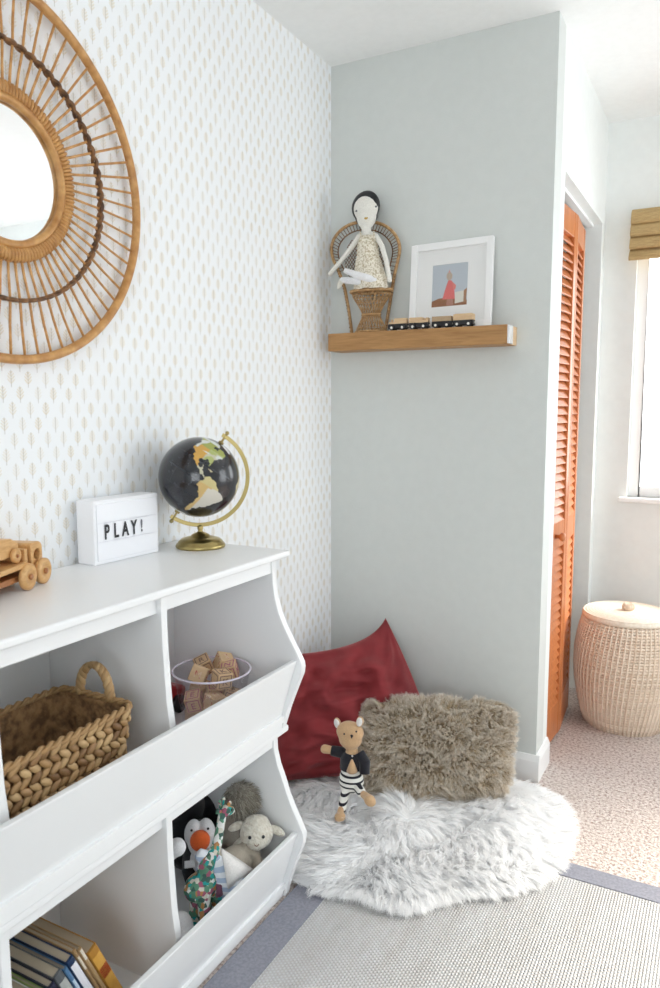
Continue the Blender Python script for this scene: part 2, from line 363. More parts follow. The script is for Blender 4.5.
def window(name, x0, x1, y0, y1, z0, z1, axis):
    fr = MB(); t = .045
    def bb(a0, a1, c0, c1, d0=.03, d1=.08):
        if axis == 1: fr.box((a0, y0+d0, c0), (a1, y0+d1, c1))
        elif axis == 0: fr.box((x0+d0, a0, c0), (x0+d1, a1, c1))
    A0, A1 = (x0, x1) if axis == 1 else (y0, y1); mid = (A0+A1)/2
    bb(A0, A0+t, z0, z1); bb(A1-t, A1, z0, z1); bb(A0+t, A1-t, z0, z0+t); bb(A0+t, A1-t, z1-t, z1); bb(mid-.02, mid+.02, z0+t, z1-t)
    o = struct(fr.build(name, 'trim', bevel=.003)); g = MB()
    if axis == 1: g.box((x0+t, y0+.052, z0+t), (x1-t, y0+.056, z1-t))
    else: g.box((x0+.052, y0+t, z0+t), (x0+.056, y1-t, z1-t))
    g.build('pane', 'glass', o); return o
w1 = window('window_1', wx0, wx1, YF, YF, wz0, wz1, 1)
MB().box((wx0-.03, YF-.035, wz0-.02), (wx1+.03, YF+.03, wz0)).build('window_sill', 'trim', w1, bevel=.004)
window('window_2', XR, XR, ry0, ry1, rz0, rz1, 0)
window('fill_window_rear', bx0, bx1, YR-.12, YR-.12, .7, 2.1, 1)  # unseen rear window, added to light the alcove wall
bb = MB().prism([(0, 0), (.013, 0), (.013, .075), (.004, .092), (0, .092)], 0, 0, 1)
def baseboard(name, p0, p1, nrm):
    p0, p1, nrm = Vector((*p0, 0)), Vector((*p1, 0)), Vector((*nrm, 0)); m = MB()
    prof = [(0, 0), (.013, 0), (.013, .072), (.009, .082), (.005, .092), (0, .092)]; n = len(prof)
    vs = [p+nrm*a+Vector((0, 0, z)) for p in (p0, p1) for a, z in prof]
    m.add(vs, [tuple(range(n)), tuple(range(2*n-1, n-1, -1))]+[(i, n+i, n+(i+1) % n, (i+1) % n) for i in range(n)], False)
    return struct(m.build(name, 'trim'))
baseboard('baseboard_back', (0, YB), (X1+.013, YB), (0, -1))
baseboard('baseboard_closet', (X1, YB), (X1, 2.60), (1, 0))
baseboard('baseboard_far', (X1, YF), (XR, YF), (0, -1))
baseboard('baseboard_left', (0, 1.56), (0, YB-.013), (1, 0))
baseboard('baseboard_right', (XR, YR), (XR, YF-.013), (-1, 0))

# louvred bifold doors
door = struct(thing('door_1', None, None, (X1-.034, 2.605, .012)))
def louvre_panel(y0, x0, ang, W=.262, Hh=1.93, knob=False):
    T = .028; st = .034; m = MB(); rot = Rz(ang); off = Vector((x0, y0, 0))
    m.box((-T/2, 0, 0), (T/2, st, Hh)); m.box((-T/2, W-st, 0), (T/2, W, Hh))
    rails = [(0, .13), (.735, .83), (Hh-.085, Hh)]
    for a, b_ in rails: m.box((-T/2+.001, st, a), (T/2-.001, W-st, b_))
    for (_, a), (b_, _) in zip(rails[:-1], rails[1:]):
        k = int((b_-a)/.0295)
        for i in range(k):
            z = a+(i+.5)*(b_-a)/k
            m.box((-.019, st-.002, z-.003), (.019, W-st+.002, z+.003), Ry(1.05))
    m.v = [tuple(rot @ Vector(p)+off) for p in m.v]
    o = m.build('louvered_panel', 'doorwood', door, bevel=.0012, seg=1)
    if knob:
        k = MB(); pr = [(0, 0), (.008, 0), (.007, .012), (.014, .018), (.0165, .026), (.012, .033), (0, .035)]
        k.lathe([(r, z) for r, z in pr], (T/2, W*.42, .782), 16, Ry(PI/2))
        k.v = [tuple(rot @ Vector(p)+off) for p in k.v]; k.build('knob', 'doorwood', o)
louvre_panel(0, 0, -.058, knob=True); louvre_panel(.2635, .0155, .070)
tr = MB(); tr.box((X1-.062, 2.605, 2.008), (X1-.036, 3.38, 2.02)); struct(tr.build('trim_1', 'trim'))

# bamboo roman shade
sh = thing('roman_shade', 'woven bamboo roman shade gathered at the top of the bright window', 'window shade', (1.5, YF-.03, 2.09)); S = Loc(sh)
m = MB(); m.box((wx0-.022, YF-.045, 2.042), (wx1+.02, YF-.003, 2.067)); S.build(m, 'head_rail', 'bamboo', bevel=.003)
for k in range(4):
    z1 = 2.067-.052*k; z0 = z1-.062+(.006 if k == 3 else 0); d = .012+.008*k
    pr = [(YF-.046, z1), (YF-.05-d*.6, z1-.02), (YF-.052-d, z0+.012), (YF-.048-d, z0), (YF-.040-d*.7, z0+.004), (YF-.046, z0+.02)]
    m = MB(); m.prism(pr, 0, wx0-.024, wx1+.022); S.build(m, 'fold', 'bamboo', bevel=.003)

# ================================================================== TOY STORAGE (two stacked units)
YE, YL = 1.545, .335           # outer faces of the end panels
prof_u = [(.326, .882), (.328, .820), (.334, .780), (.345, .744), (.360, .712), (.377, .683), (.396, .652), (.408, .630), (.4105, .618), (.408, .600), (.390, .556), (.371, .508), (.356, .462), (.352, .449)]
prof_l = [(.326, .430), (.328, .385), (.337, .350), (.352, .314), (.364, .280), (.380, .245), (.398, .212), (.411, .186), (.4125, .174), (.410, .158), (.392, .112), (.372, .055), (.362, .022), (.358, .0)]
def bin_unit(label, prof, z0, ztop):
    t = thing('toy_storage_unit', label, 'toy storage', (.17, .94, z0), group='stacked toy storage units'); L_ = Loc(t)
    pth = .02
    side = [(.004, prof[0][1])]+prof+[(.004, prof[-1][1])]
    lip_top, lip_bot = (z0+.187, z0+.004)
    for a, b_ in ((YE-pth, YE), (YL, YL+pth)):
        m = MB(); m.prism([(y_, z_) for y_, z_ in side], 1, a, b_); L_.build(m, 'side_panel', 'cab', bevel=.0025)
    inner = [(.012, ztop-.017), (.334, ztop-.017), (.336, ztop-.12), (.343, lip_top+.03), (.352, lip_top-.03), (.340, z0+.03), (.012, z0+.03)]
    for yc in (1.117, .722):
        m = MB(); m.prism(inner, 1, yc-.009, yc+.009); L_.build(m, 'divider', 'cab', bevel=.0015)
    m = MB(); m.box((.004, YL+pth, z0+.004), (.012, YE-pth, ztop-.017)); L_.build(m, 'back_panel', 'cab')
    m = MB(); m.box((.012, YL+pth, z0+.022), (.358, YE-pth, z0+.038)); L_.build(m, 'bottom_panel', 'cab')
    m = MB(); ov = .030 if z0 > .2 else .018; m.prism([(YL-.012, ztop-.017), (YE+ov, ztop-.017), (YE+ov, ztop), (YL-.012, ztop)], 0, .003, .349); L_.build(m, 'top_panel', 'cab', bevel=.005, seg=3)
    m = MB(); m.box((.304, YL+pth, ztop-.053), (.323, YE-pth, ztop-.017)); L_.build(m, 'top_rail', 'cab', bevel=.0015)
    # slanted front lip
    m = MB(); m.prism([(.383, lip_top), (.397, lip_top), (.346, lip_bot+.018), (.332, lip_bot+.018)], 1, YL+pth, YE-pth); L_.build(m, 'front_lip', 'cab', bevel=.0025)
    m = MB(); m.box((.32, YL+pth, z0+.0), (.352, YE-pth, z0+.026)); L_.build(m, 'base_rail', 'cab', bevel=.003)
    return t
bin_unit('upper white three-bin toy storage unit, stacked on the other one', prof_u, .447, .897)
bin_unit('lower white three-bin toy storage unit standing on the carpet', prof_l, 0., .447)

# ================================================================== ON TOP OF THE UNIT
TZ = .897
# --- PLAY! light box
lb = thing('light_box_sign', 'white light box sign reading PLAY! on top of the storage unit', 'sign', (.047, 1.300, TZ), math.radians(-2.5))
m = MB(); m.box((-.031, -.102, 0), (.025, .102, .147)); m.build('case', 'signwhite', lb, bevel=.004)
m = MB(); m.box((.025, -.094, .009), (.028, .094, .138)); scr = m.build('face_panel', mat('milky_panel', (.88, .89, .93), .25), lb, bevel=.001)
m = MB()
for z in (.052, .095): m.box((.028, -.094, z-.0007), (.0295, .094, z+.0007))
m.build('letter_rail', 'clear', lb)
def text_mesh(txt, size, mname, name, parent, M4, ext=.0006, sx_=1.0, off=0.):
    cu = bpy.data.curves.new('t', 'FONT'); cu.body = txt; cu.size = size; cu.extrude = ext; cu.align_x = 'CENTER'; cu.offset = off
    o = bpy.data.objects.new('t', cu); col.objects.link(o)
    dg = bpy.context.evaluated_depsgraph_get(); me = bpy.data.meshes.new_from_object(o.evaluated_get(dg)); bpy.data.objects.remove(o)
    me.transform(M4 @ Matrix.Diagonal((sx_, 1, 1, 1))); me.materials.clear(); me.materials.append(M[mname]); me.name = name
    q = bpy.data.objects.new(name, me); col.objects.link(q); q.parent = parent; return q
B4 = lambda loc: Matrix.Translation(loc) @ Matrix(((0, 0, 1, 0), (1, 0, 0, 0), (0, 1, 0, 0), (0, 0, 0, 1)))
for i, (chh, yy) in enumerate(zip('PLAY!', (-.068, -.040, -.012, .015, .040))):
    text_mesh(chh, .047 if chh != '!' else .04, 'ink' if chh != '!' else 'inkgrey', 'letter', lb, B4((.030, yy, .058+(0 if chh != '!' else .003))), .0005, .62, .0009)

# --- globe
gc = Vector((.124, 1.503, 1.076)); GR = .1015
gt = thing('desk_globe', 'dark globe with gold continents on a brass stand, on top of the storage unit', 'globe', (.145, 1.49, TZ)); G = Loc(gt)
rv = Vector((.786, .618, 0)); ax = (rv*math.sin(math.radians(33))+Vector((0, 0, 1))*math.cos(math.radians(33))).normalized()
toc = (CAM-gc).normalized()
e2 = (toc-ax*toc.dot(ax)).normalized(); e3 = ax.cross(e2)     # e2: central meridian, e3: east
LON0 = -84
NA = [(-168, 66), (-156, 71), (-128, 70), (-110, 73), (-92, 73), (-80, 70), (-78, 62), (-93, 60), (-92, 57), (-80, 52), (-78, 60), (-65, 60), (-56, 52), (-65, 46), (-70, 43), (-76, 36), (-81, 31), (-80, 25), (-84, 30), (-97, 27), (-97, 20), (-91, 18), (-87, 21), (-88, 16), (-83, 14), (-78, 8), (-84, 9), (-94, 16), (-106, 22), (-112, 30), (-117, 33), (-124, 42), (-125, 50), (-140, 60), (-152, 59), (-165, 60)]
GRN = [(-55, 83), (-25, 83), (-20, 72), (-42, 60), (-53, 68), (-70, 77)]
SA = [(-78, 8), (-72, 12), (-60, 10), (-50, 1), (-35, -6), (-39, -15), (-48, -27), (-58, -37), (-65, -45), (-68, -55), (-74, -50), (-73, -37), (-70, -18), (-81, -6)]
AF = [(-17, 20), (-6, 35), (10, 37), (32, 31), (43, 11), (51, 11), (40, -8), (33, -28), (20, -35), (12, -18), (9, 4), (-8, 5)]
EU = [(-9, 38), (0, 48), (8, 54), (20, 66), (60, 70), (140, 73), (170, 66), (140, 50), (120, 30), (105, 12), (80, 10), (70, 22), (50, 28), (35, 35), (15, 40)]
CU = [(-85, 22), (-74, 20), (-68, 18), (-75, 22)]
AN = [(-180, -75), (-60, -66), (0, -70), (100, -66), (180, -75), (180, -90), (-180, -90)]
def inside(poly, x, y):
    r = False; j = len(poly)-1
    for i in range(len(poly)):
        (xi, yi), (xj, yj) = poly[i], poly[j]
        if (yi > y) != (yj > y) and x < (xj-xi)*(y-yi)/(yj-yi)+xi: r = not r
        j = i
    return r
m = MB(); nu, nv = 300, 150; m.ell(gc, GR, nu=nu, nv=nv); m.v = [tuple(p) for p in m.v]
glob = G.build(m, 'sphere', 'ink'); me = glob.data; at_ = me.color_attributes.new('land', 'FLOAT_COLOR', 'POINT')
for i, vtx in enumerate(me.vertices):
    d = (vtx.co+Vector(gt.location)-gc).normalized(); lat = math.degrees(math.asin(max(-1, min(1, d.dot(ax)))))
    lon = (math.degrees(math.atan2(d.dot(e3), d.dot(e2)))+LON0+180) % 360-180
    j = noise.noise(d*9)*3; k = noise.noise(d*4+Vector((3, 1, 2))); x, y = lon+j, lat+noise.noise(d*11)*3; c = (.008, .009, .014)
    if inside(NA, x, y):
        c = (.32, .36, .08) if lat > 48 else ((.62, .35, .07) if lon < -95 else (.52, .50, .36))
        if lat > 64 or (k > .25 and lat > 40): c = (.62, .66, .62)
        if 24 < lat < 50 and lon > -95 and k < .1: c = (.40, .45, .16)
    elif inside(GRN, x, y) or inside(AN, x, y): c = (.70, .72, .74)
    elif inside(SA, x, y):
        c = (.60, .57, .50) if lon > -60 or lat < -2 and lon > -66 else (.60, .42, .17)
        if lat > 0: c = (.58, .50, .24)
    elif inside(AF, x, y) or inside(CU, x, y): c = (.52, .46, .30)
    elif inside(EU, x, y): c = (.42, .42, .22)
    elif abs(lat) < .5 or abs((lon+180) % 30) < .45 or abs(abs(lat)-23.4) < .35: c = (.035, .04, .05)
    elif noise.noise(d*60) > .62: c = (.12, .13, .15)
    at_.data[i].color = (*c, 1)
gm = mat('globe_print', (0, 0, 0), .22, Coat_Weight=.4, Coat_Roughness=.12); an = nn(gm, 'ShaderNodeAttribute', attribute_name='land'); lk(gm, an.outputs['Color'], bsdf(gm).inputs['Base Color'])
me.materials.clear(); me.materials.append(gm)
up = Vector((0, 0, 1)); A0 = math.radians(33)
def arc(a, r): return gc+(rv*math.sin(a)+up*math.cos(a))*r            # a: angle from up toward the right
nrm = rv.cross(up)
m = MB(); RA = .122; vs = []; K = 60
for i in range(K+1):
    a = A0+(PI)*i/K+(-.07 if i == 0 else .07 if i == K else 0)
    for r_, w_ in ((RA-.0050, -.0022), (RA+.0050, -.0022), (RA+.0050, .0022), (RA-.0050, .0022)): vs.append(arc(a, r_)+nrm*w_)
m.add(vs, [(4*i+k, 4*i+(k+1) % 4, 4*i+4+(k+1) % 4, 4*i+4+k) for i in range(K) for k in range(4)]+[(3, 2, 1, 0), (4*K, 4*K+1, 4*K+2, 4*K+3)], False)
G.build(m, 'meridian_arm', 'brass', bevel=.0008, seg=2)
for a in (A0, A0+PI):
    m = MB(); m.cyl(arc(a, GR-.002), arc(a, RA+.006), .0028, n=12); m.ell(arc(a, RA+.010), .0052, nu=14, nv=8); m.cyl(arc(a, GR), arc(a, GR+.005), .007, n=14); G.build(m, 'axis_pin', 'brass')
bp = arc(PI, RA); bz = bp.z-.002
prof = [(0, TZ), (.053, TZ), (.0545, TZ+.004), (.053, TZ+.009), (.050, TZ+.011), (.048, TZ+.016), (.042, TZ+.0215), (.030, TZ+.026), (.021, TZ+.028), (.0195, TZ+.032), (.015, TZ+.036), (.008, TZ+.038), (.0055, TZ+.043), (.0075, TZ+.047), (.0075, bz-.001), (.004, bz+.002), (0, bz+.003)]
m = MB(); m.lathe([(r*(1.16 if z < TZ+.034 else 1), z) for r, z in prof], (bp.x, bp.y, 0), 48); G.build(m, 'stand_base', 'brass')

# --- wooden truck (local: +x forward, +z up)
TS = 1.0
tk = thing('toy_truck', 'pale wooden toy truck with round wheels at the left end of the storage unit top', 'toy truck', (.0995, .904, TZ), math.radians(110)); tk.scale = (TS,)*3
def wheel(parent, x, y, z, r, w, name='wheel'):
    m = MB(); s_ = 1 if y > 0 else -1
    pr = [(0, 0), (r*.8, 0), (r, w*.2), (r, w*.8), (r*.8, w), (r*.55, w), (r*.5, w*.85), (r*.2, w*.85), (0, w*.85)]
    m.lathe(pr, (x, y, z), 28, Rx(-PI/2*s_)); o = m.build(name, 'toywood', parent)
    c = MB(); c.lathe([(0, w*.8), (r*.22, w*.8), (r*.22, w*1.12), (r*.12, w*1.2), (0, w*1.2)], (x, y, z), 14, Rx(-PI/2*s_)); c.build('hub_peg', 'toywood2', o); return o
# cab block with a round window and a slot
def ring_block(x0, x1, z0, z1, cx, cz, r, y0, y1, corner=.016, n=40):
    """rounded block with a round hole through it"""
    m = MB(); o_, i_ = [], []
    for k in range(n):
        a = 2*PI*k/n; ca, sa = math.cos(a), math.sin(a)
        t = min(((x1 if ca > 0 else x0)-cx)/ca if abs(ca) > 1e-6 else 1e9, ((z1 if sa > 0 else z0)-cz)/sa if abs(sa) > 1e-6 else 1e9)
        px, pz = cx+ca*t, cz+sa*t
        if px > x1-corner and pz > z1-corner:
            q = Vector((px-(x1-corner), pz-(z1-corner))); q = q.normalized()*corner; px, pz = x1-corner+q.x, z1-corner+q.y
        o_.append((px, pz)); i_.append((cx+ca*r, cz+sa*r))
    vs = [(x, y, z) for y in (y0, y1) for x, z in o_+i_]; fs = []
    for k in range(n):
        j = (k+1) % n; fs += [(k, j, n+j, n+k), (2*n+k, 3*n+k, 3*n+j, 2*n+j), (k, 2*n+k, 2*n+j, j), (n+k, n+j, 3*n+j, 3*n+k)]
    return m.add(vs, fs, False)
m = ring_block(.093, .135, .018, .086, .115, .060, .0115, -.032, .032); m.build('cab', 'toywood', tk, bevel=.002)
m = MB(); m.box((.070, -.032, .040), (.080, .032, .078)); m.box((.080, -.032, .018), (.093, .032, .045)); m.box((.080, -.012, .045), (.093, .012, .076)); m.build('cab_back', 'toywood', tk, bevel=.002)
m = MB(); m.box((-.19, -.030, .018), (.093, .030, .030)); m.build('chassis', 'toywood2', tk, bevel=.002)
m = MB(); m.box((-.20, -.040, .044), (.068, .040, .054)); m.box((-.20, -.04, .030), (-.03, .04, .044)); m.build('flat_bed', 'toywood', tk, bevel=.002)
for x in (.118, .062, -.150):
    for y in (-.034, .034): wheel(tk, x, y, .026, .026, .014)
    m = MB(); m.cyl((x, -.034, .026), (x, .034, .026), .004, n=10); m.build('axle', 'toywood2', tk)
tcar = thing('toy_car', 'small wooden toy car riding on the flat bed of the wooden truck', 'toy car', (.094, .920, TZ+.0545*TS), math.radians(110)); tcar.scale = (TS,)*3
m = MB(); m.prism([(-.10, .012), (.052, .012), (.052, .036), (.030, .048), (-.006, .052), (-.012, .078), (-.085, .078), (-.10, .05)], 1, -.020, .020)
m.v = [(x, y, z) for x, y, z in m.v]; m.build('body', 'toywood', tcar, bevel=.003)
m = MB(); m.cyl((-.055, -.024, .062), (-.055, .024, .062), .012, n=24); m.build('window_plug', 'toywood2', tcar, bevel=.001)
for x in (.032, -.078):
    for y in (-.020, .020): wheel(tcar, x, y, .0145, .0145, .010)

# ================================================================== IN THE UPPER BINS
# --- woven basket
bz0, bz1 = .4865, .688
bk = thing('woven_basket', 'seagrass basket with two loop handles in the upper middle bin', 'basket', (.225, .872, bz0)); Bk = Loc(bk)
cx, cy = .238, .872
def ring(z):
    t = (z-bz0)/(bz1-bz0); hx = .080+.016*t; hy = .128+.024*t; return hx, hy
def rect_path(hx, hy, rad, n):
    """n points evenly round a rounded rectangle, with outward normals"""
    segs = []; pts = []
    cs = [(hx-rad, hy-rad, 0), (-hx+rad, hy-rad, PI/2), (-hx+rad, -hy+rad, PI), (hx-rad, -hy+rad, 3*PI/2)]
    P_ = []
    for x, y, a in cs:
        for k in range(7): P_.append((x+rad*math.cos(a+PI/2*k/6), y+rad*math.sin(a+PI/2*k/6)))
    P_.append(P_[0]); d = [0]
    for a, b_ in zip(P_[:-1], P_[1:]): d.append(d[-1]+math.hypot(b_[0]-a[0], b_[1]-a[1]))
    for i in range(n):
        t = d[-1]*i/n
        j = max(k for k in range(len(d)-1) if d[k] <= t); u = (t-d[j])/max(1e-9, d[j+1]-d[j])
        a, b_ = P_[j], P_[j+1]; p = Vector((a[0]+(b_[0]-a[0])*u, a[1]+(b_[1]-a[1])*u, 0)); tg = Vector((b_[0]-a[0], b_[1]-a[1], 0)).normalized()
        pts.append((p, tg, Vector((tg.y, -tg.x, 0))))
    return pts
m = MB(); rows = 12
for r_ in range(rows):
    z = bz0+.008+(bz1-bz0-.016)*r_/(rows-1); hx, hy = ring(z); P_ = rect_path(hx, hy, .022, 46)
    for i, (p, tg, nr) in enumerate(P_):
        odd = (i+r_) % 2; rr = random.Random(r_*99+i)
        dirv = (tg*1+Vector((0, 0, .75 if r_ % 2 else -.75))).normalized(); bn = dirv.cross(nr)
        rot = Matrix((dirv, bn, nr)).transposed()
        cpt = Vector((cx, cy, z))+p+nr*(.003 if odd else .0005)+Vector((0, 0, rr.uniform(-.001, .001)))
        m.ell(cpt, (.0145*rr.uniform(.9, 1.1), .0072, .0056), rot, 10, 6)
Bk.build(m, 'woven_wall', 'seagrass')
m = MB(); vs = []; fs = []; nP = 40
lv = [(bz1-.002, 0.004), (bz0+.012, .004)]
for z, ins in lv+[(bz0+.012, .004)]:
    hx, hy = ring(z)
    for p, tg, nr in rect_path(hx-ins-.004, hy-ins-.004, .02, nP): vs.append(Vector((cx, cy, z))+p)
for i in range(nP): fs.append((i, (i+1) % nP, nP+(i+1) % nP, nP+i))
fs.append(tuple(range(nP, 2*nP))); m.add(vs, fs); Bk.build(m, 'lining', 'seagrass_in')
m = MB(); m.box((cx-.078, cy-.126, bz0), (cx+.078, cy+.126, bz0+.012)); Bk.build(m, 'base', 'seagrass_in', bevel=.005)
m = MB(); hx, hy = ring(bz1); P_ = rect_path(hx+.001, hy+.001, .024, 160)
for s_ in (0, 1):
    m.tube([Vector((cx, cy, bz1))+p+nr*(.004*math.cos(i*.9+s_*PI))+Vector((0, 0, .004*math.sin(i*.9+s_*PI))) for i, (p, tg, nr) in enumerate(P_)], [.0042]*160, 8, True)
Bk.build(m, 'rim', 'seagrass')
for sgn in (1, -1):
    m = MB(); hx, hy = ring(bz1)
    arc_ = [Vector((cx+(-.004 if sgn > 0 else 0)+.040*math.cos(PI*k/26), cy+sgn*(hy+.001), bz1-.004+.066*max(0, math.sin(PI*k/26))**.85)) for k in range(27)]
    for s_ in (0, 1, 2):
        m.tube([p+Vector((math.cos(i*1.1+s_*2.1)*.0045, sgn*math.sin(i*1.1+s_*2.1)*.0045, 0)) for i, p in enumerate(arc_)], .0062, 8)
    Bk.build(m, 'handle', 'seagrass')
m = MB(); m.ell((cx-.01, cy-.03, bz0+.04), (.055, .085, .026)); m.ell((cx+.02, cy+.05, bz0+.035), (.045, .05, .022))
o = soft(m, 'folded_cloth', 'greenfab', voxel=.005, loc=(cx, cy, bz0+.014)); tag(o, 'dark green cloth lying in the bottom of the seagrass basket', 'cloth')

# --- clear bucket of alphabet blocks
bc = Vector((.222, 1.412, .4855)); RB, RT, BH = .070, .094, .132
bu = thing('clear_bucket', 'round clear plastic bucket of wooden blocks in the upper right bin', 'bucket', bc); Bu = Loc(bu)
m = MB(); m.lathe([(0, 0), (RB, 0), (RT, BH), (RT-.0022, BH), (RB-.002, .003), (0, .003)], bc, 48); Bu.build(m, 'body', 'clear')
m = MB(); m.tube([bc+Vector((RT*math.cos(a), RT*math.sin(a), BH)) for a in np.linspace(0, 2*PI, 65)[:-1]], .0026, 8, True); Bu.build(m, 'rim', mat('violet_tinted_rim', (.74, .68, .80), .15))
bs = .039; R_ = random.Random(5)
spots = [(-.022, -.026, .0180, .3, 0, 0), (.022, -.022, .018, .9, 0, 0), (.0, .026, .018, .2, 0, 0), (.030, -.032, .056, 1.25, .15, .1), (-.012, -.040, .054, .5, .3, -.2), (.034, .014, .052, .6, .0, .35), (-.036, .008, .056, .2, .3, .2), (.004, .002, .060, .75, .25, .1),
         (.030, -.008, .096, 1.1, .12, .1), (-.020, -.014, .098, .4, -.35, .35), (.018, .034, .096, .5, .2, -.25), (-.044, .032, .098, .8, .3, -.4), (-.008, .050, .104, 1.0, .35, .3)]
def block(loc, rot, idx):
    o = thing('alphabet_block', BL[idx], 'toy block', loc, group='wooden blocks in the clear bucket'); o.rotation_euler = rot
    h = bs/2; m = MB(); m.box((-h, -h, -h), (h, h, h)); m.build('cube', 'blockwood', o, bevel=.0018)
    m = MB(); e = h+.0003
    for a in range(3):
        for sg in (1, -1):
            if (a+sg+idx) % 3 == 0: continue
            for w0, w1 in ((.80, .70),):
                for (u0, v0, u1, v1) in ((-w0, -w0, w0, -w1), (-w0, w1, w0, w0), (-w0, -w1, -w1, w1), (w1, -w1, w0, w1)):
                    lo = [0]*3; hi = [0]*3; lo[a] = sg*e-.0002; hi[a] = sg*e+.0002; lo[(a+1) % 3] = u0*h; hi[(a+1) % 3] = u1*h; lo[(a+2) % 3] = v0*h; hi[(a+2) % 3] = v1*h; m.box(lo, hi)
    pm = ('blockred', 'blockprintp', 'blockprintb')[idx % 3]
    m.build('printed_border', pm, o)
    L_ = "ABCDEFGHKMNRS"[idx]
    text_mesh(L_, .024, pm, 'printed_letter', o, Matrix.Translation((0, -.0086, h)), .0005)
    text_mesh(L_, .024, pm, 'printed_letter', o, Matrix.Translation((h, 0, -.0086)) @ Matrix(((0, 0, 1, 0), (1, 0, 0, 0), (0, 1, 0, 0), (0, 0, 0, 1))), .0005)
    text_mesh(L_, .024, pm, 'printed_letter', o, Matrix.Translation((0, -h, -.0086)) @ Matrix(((1, 0, 0, 0), (0, 0, -1, 0), (0, 1, 0, 0), (0, 0, 0, 1))), .0005)
plain('blockprintp', (.42, .10, .20)); plain('blockprintb', (.22, .12, .10))
BL = ['']*13
BLPOS = ['bottom layer, at the left of the clear bucket', 'bottom layer, at the front right of the clear bucket', 'bottom layer, at the back of the clear bucket', 'lower layer, against the front wall of the bucket', 'lower layer, at the front left wall of the bucket', 'lower layer, at the right wall of the bucket', 'lower layer, at the left wall of the bucket', 'lower layer, in the middle of the bucket',
         'large printed face, at the front of the top layer', 'tilted, in the middle left of the top layer', 'tilted, at the right end of the top layer', 'resting high on the back left rim side of the bucket', 'tipped up at the back of the top layer']
for i, (x, y, z, a, b_, c_) in enumerate(spots):
    BL[i] = 'wooden alphabet block, '+BLPOS[i]; block(bc+Vector((x*1.25, y*1.25, z*1.22+.0015)), (b_, c_, a), i)
# small things behind the bucket
rd = thing('toy_car', 'small red toy car behind the clear bucket in the upper right bin', 'toy car', (.065, 1.365, .4855), PI/2); rd.scale = (2, 2, 2)
m = MB(); m.prism([(-.045, .010), (.045, .010), (.047, .028), (.024, .034), (.012, .052), (-.022, .052), (-.034, .034), (-.046, .032)], 1, -.02, .02); m.build('body', 'redtoy', rd, bevel=.004)
for x in (-.027, .027):
    for y in (-.0225, .0225):
        m = MB(); m.cyl((x, y-.004, .011), (x, y+.004, .011), .011, n=18); m.build('wheel', 'black', rd)
dk = thing('toy_animal', 'small dark green toy dinosaur beside the clear bucket, against the divider', 'toy animal', (.245, 1.145, .4855), .4)
m = MB(); m.ell((0, 0, .026), (.030, .012, .014)); m.tube([(.024, 0, .03), (.036, 0, .046), (.046, 0, .052)], [.009, .007, .006]); m.tube([(-.025, 0, .026), (-.045, 0, .018), (-.060, 0, .016)], [.009, .005, .002])
for x in (-.016, .016):
    for y in (-.008, .008): m.tube([(x, y, .024), (x, y*1.2, .0)], [.006, .0045])
M['dino'] = noisy(mat('dino_green', (.1, .12, .04), .5), 90, (.02, .03, .015), (.30, .32, .10), .45, .55)
soft(m, 'body', 'dino', dk, .002, 2)

def atx(px, py, x):
    d = F*FL + R*(px-330) - U*(py-494)
    return CAM + d*((x-CAM.x)/d.x)
# ================================================================== BOOKS in the lower middle bin
TH = math.radians(25)
books = [  # thickness, height, depth, cover, spine bands (z0,z1,colour), label
    (.024, .235, .215, (.42, .20, .03), [(.02, .215, (.62, .33, .06)), (.15, .18, (.50, .06, .02)), (.05, .075, (.40, .18, .02))], 'thick golden yellow book, rightmost of the leaning row'),
    (.009, .252, .235, (.45, .30, .15), [(.22, .25, (.75, .68, .58))], 'thin tan book leaning just left of the golden one'),
    (.008, .258, .235, (.36, .22, .10), [(.20, .24, (.72, .64, .52))], 'brown cardboard-coloured book, second thin one from the golden book'),
    (.017, .250, .225, (.012, .035, .10), [(.10, .235, (.78, .78, .84)), (.05, .098, (.70, .03, .01)), (.0, .03, (.02, .08, .22))], 'navy book with a white and red spine'),
    (.009, .236, .220, (.10, .22, .40), [(.08, .20, (.55, .66, .78)), (.03, .06, (.20, .38, .62))], 'pale blue picture book beside the navy book'),
    (.019, .242, .225, (.10, .11, .12), [(.10, .22, (.42, .44, .42))], 'thick book with cream pages and dark grey cover'),
    (.013, .228, .215, (.018, .02, .05), [(.12, .2, (.05, .06, .12))], 'black-blue hardback between the grey book and the white ones'),
    (.007, .212, .205, (.30, .42, .12), [(.02, .20, (.45, .58, .10))], 'thin book with a lime green spine'),
    (.017, .206, .200, (.75, .75, .74), [(.09, .12, (.60, .10, .04)), (.05, .07, (.50, .12, .05))], 'white book with red lettering bands at the left of the row'),
]
yb = 1.035
for T, Hh, D, cv, bands, lab in books:
    b0 = thing('book', lab, 'book', (.305, yb, .0385), group='books leaning in the lower middle bin')
    b0.rotation_euler = (TH, 0, 0)
    cvm = mat('cover', cv, .4)
    m = MB(); m.box((-D, -.0015, 0), (0, 0, Hh)); m.box((-D, -T, 0), (0, -T+.0015, Hh))
    pr = [(0, 0), (.003, -.002), (.004, -T/2), (.003, -T+.002), (0, -T), (-.002, -T), (-.002, 0)]; m.prism(pr, 2, 0, Hh); m.build('cover', cvm, b0)
    m = MB(); m.box((-D+.004, -T+.0015, .003), (-.003, -.0015, Hh-.003)); m.build('pages', 'pages' if 'pages' in M else plain('pages', (.46, .39, .29), .9), b0)
    for z0, z1, c in bands:
        m = MB(); m.prism([(x+.0004, y) for x, y in pr[1:4]]+[(.0015, -T+.002), (.0015, -.002)], 2, z0, min(z1, Hh-.002)); m.build('spine_print', mat('spine_print', c, .4), b0)
    yb -= T/math.cos(TH)+.0012

